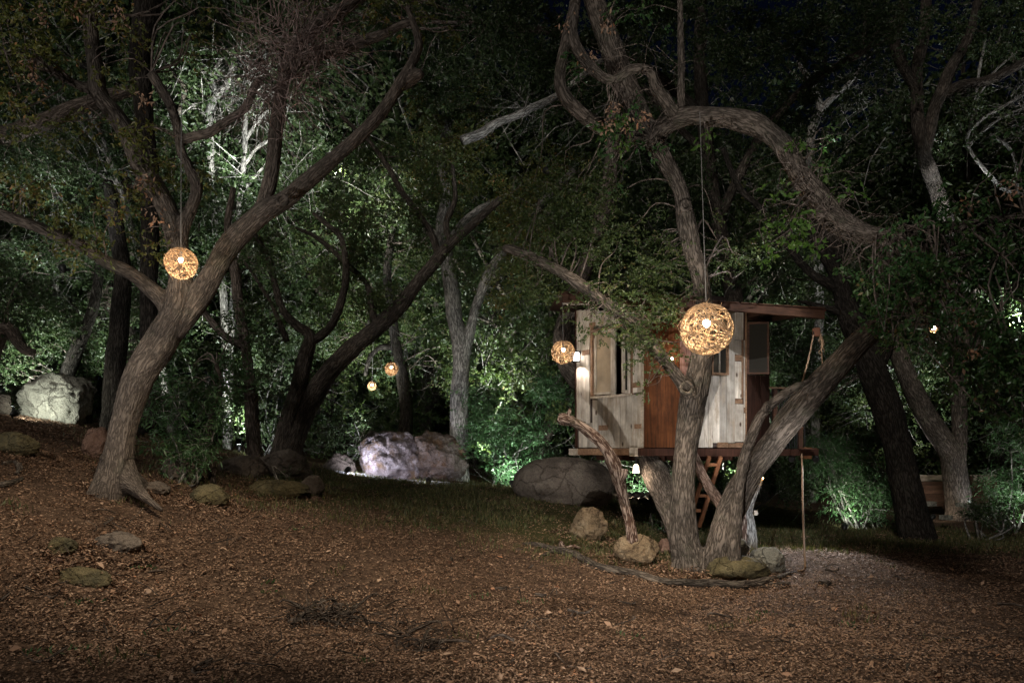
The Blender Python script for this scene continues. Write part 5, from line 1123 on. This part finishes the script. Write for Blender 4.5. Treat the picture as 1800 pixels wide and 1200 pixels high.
twig_pile('sparse small sticks spread over the whole clearing floor', 0, 1800, 900, 1190, 170, 3)
wp = []
for x0, y0 in [(470,1040),(140,1060),(250,1000),(850,1050),(920,1060),(1500,1100),(640,1165),(130,1145),(60,1150),(475,1025),(300,1110),(1100,1120),(760,930),(520,930),(1350,1080)]:
    h_ = hit(x0, y0); wp += [h_ + [N.normal() * .07, N.normal() * .07, 0] for _ in range(16)]
n = len(wp); o = leaf_mesh('weeds', np.array(wp), np.stack([N.normal(size=n) * .7, N.normal(size=n) * .7, np.ones(n)], 1), .05, .3, LEAF_W, None, kind='stuff'); tag(o, 'small green weeds sprouting here and there through the brown litter', 'weeds')

# ================================================================== SPOTLIGHTS
G1 = (.93, 1, .92); W1 = (.93, .97, 1.0); WM = (1, .84, .64)
spot(420,800,17.0, 390,300,20, 1500, 70, G1, label='ground spotlight behind the long leaved bush, aimed at the upper left gap')
spot(489,285,15.0, 375,175,19.5, 2400, 75, (.96,1,.97), label='added unseen spotlight behind the big oak, aimed at the pale gap', snap=False)  # extra lamp, no fixture known here; lifts foliage the ground spotlight misses
spot(560,290,15.0, 640,340,19, 1900, 80, (1,1,.92), label='added spotlight hidden behind the big oak limb, aimed at the centre foliage', snap=False)  # added to brighten the centre foliage; no lamp is known in this tree
spot(610,820,17.6, 640,420,20, 1400, 75, G1, label='ground spotlight behind the leaning twin oak aimed up')
spot(440,830,14.6, 470,650,18, 600, 80, W1, label='ground spotlight among stones left of the leaning twin oak')
spot(753,850,15.2, 740,790,16.5, 26, 120, (.90,.86,1), label='small black ground spotlight in front of the mauve boulders', rad=.03, up=.10)
spot(612,850,14.9, 655,795,16.1, 170, 100, (.84,.84,1), label='ground spotlight at the left end of the mauve boulders', rad=.03)
spot(28,775,12.4, 100,700,13.6, 75, 110, (.95,1,.88), label='ground spotlight left of the pale angular boulder', rad=.03)
spot(20,760,13.6, 60,560,15, 560, 90, G1, label='ground spotlight behind the dark boulder at the left edge')
spot(900,868,14.9, 900,760,16.6, 230, 110, (.9,1,.95), label='ground spotlight in the glowing bush beside the egg boulder')
spot(870,850,18.0, 830,500,20, 3200, 70, G1, label='ground spotlight behind the glowing bush aimed up')
spot(1120,880,17.2, 1130,820,20, 700, 120, (.95,1,.92), label='ground spotlight far behind the cabin posts')
spot(1485,905,14.2, 1500,840,15.3, 95, 110, (.95,1,.85), label='ground spotlight at the foot of the willow like bush', rad=.03)
spot(1735,890,16.2, 1688,830,17, 34, 70, (.9,.95,1), label='ground spotlight lighting the divided trunk behind the fence')
spot(1590,900,17.0, 1590,640,19, 1500, 60, W1, label='ground spotlight behind the leaning trunk aimed up')
spot(1830,940,13.6, 1790,830,14.6, 150, 100, G1, label='ground spotlight at the right edge by the feathery bush')
spot(1790,600,15.6, 1730,190,17.6, 3600, 70, W1, label='tree mounted spotlight low on the upper right oak', snap=False)
spot(1300,900,18.0, 1260,450,21, 3000, 60, G1, label='ground spotlight far behind the ladder aimed up')
spot(1352,985,10.6, 1322,900,11.4, 22, 70, (.82,.88,1), label='ground spotlight behind the rocks lighting the dead post', rad=.02, up=.08)
spot(250,850,14.8, 240,420,17, 1000, 70, G1, label='ground spotlight behind the straight dark trunk')
spot(960,300,12.5, 840,230,15, 160, 60, W1, label='tree mounted spotlight aimed at the sawn off pale limb', snap=False)
spot(1560,-60,7.6, 1285,750,12.0, 800, 34, (.95,.97,1), .5, label='spotlight high in the arching limb aimed down at the cabin', snap=False, rad=.02)
spot(1434,806,12.6, 1425,1003,10.3, 330, 62, (1,.96,.93), 1, label='small spotlight under the deck corner aimed down at the rope foot', snap=False, rad=.03, lens=METAL)
spot(1392,806,12.5, 1325,965,10.6, 110, 44, (.85,.9,1), 1, label='small spotlight under the deck aimed down at the pale rocks', snap=False, rad=.02, lens=METAL)
spot(1060,-60,7.4, 1130,980,10.2, 900, 46, WM, 1, label='warm spotlight high over the treehouse rocks aimed down', snap=False, rad=.08)
spot(440,-80,6.2, 280,930,8.0, 1050, 80, WM, 1, label='added warm fill light high over the left slope aimed down', snap=False, rad=.12)  # invented fill out of frame, brightens the litter on the left slope
spot(1000,-90,6.0, 1080,1080,7.6, 1000, 80, WM, 1, label='added warm fill light high over the middle of the clearing aimed down', snap=False, rad=.12)  # added out-of-frame fill, makes up for weaker moonlight on the clearing floor
spot(110,470,12.2, 60,320,14, 420, 90, W1, label='tree spotlight in the left gap lighting the thin curved branches', snap=False)
spot(560,720,15.6, 560,600,17.5, 220, 100, W1, label='tree spotlight on the far side of the leaning twin oak', snap=False)
spot(1640,905,16.4, 1670,850,18, 14, 110, WM, label='ground spotlight washing the redwood fence', rad=.03)
def floor_spot(x, y, tx, ty, tD, W, ang, col, label, rad=.05):
    z = gz([x], [y])[0] + .25; spot((x / y) * F + CX, HY - (z - CZ) / y * F, y, tx, ty, tD, W, ang, col, .8, label, rad=rad, snap=False)
floor_spot(4.3, 4.0, 1270,730,12, 1500, 13, (1,.97,.94), 'floor spotlight by the right edge of the clearing aimed at the cabin boards', .015)
floor_spot(-.4, 1.6, 1090,690,12, 1650, 40, (1,.96,.9), 'floor spotlight beside the camera aimed at the cabin', .03)
floor_spot(.6, 2.0, 1300,215,9, 1000, 36, (1,.95,.88), 'floor spotlight beside the camera aimed up at the arching limb', .03)
floor_spot(-5.4, 4.2, 190,330,9, 520, 80, (1,.95,.9), 'floor spotlight at the left edge of the slope aimed up at the big oak', .05)
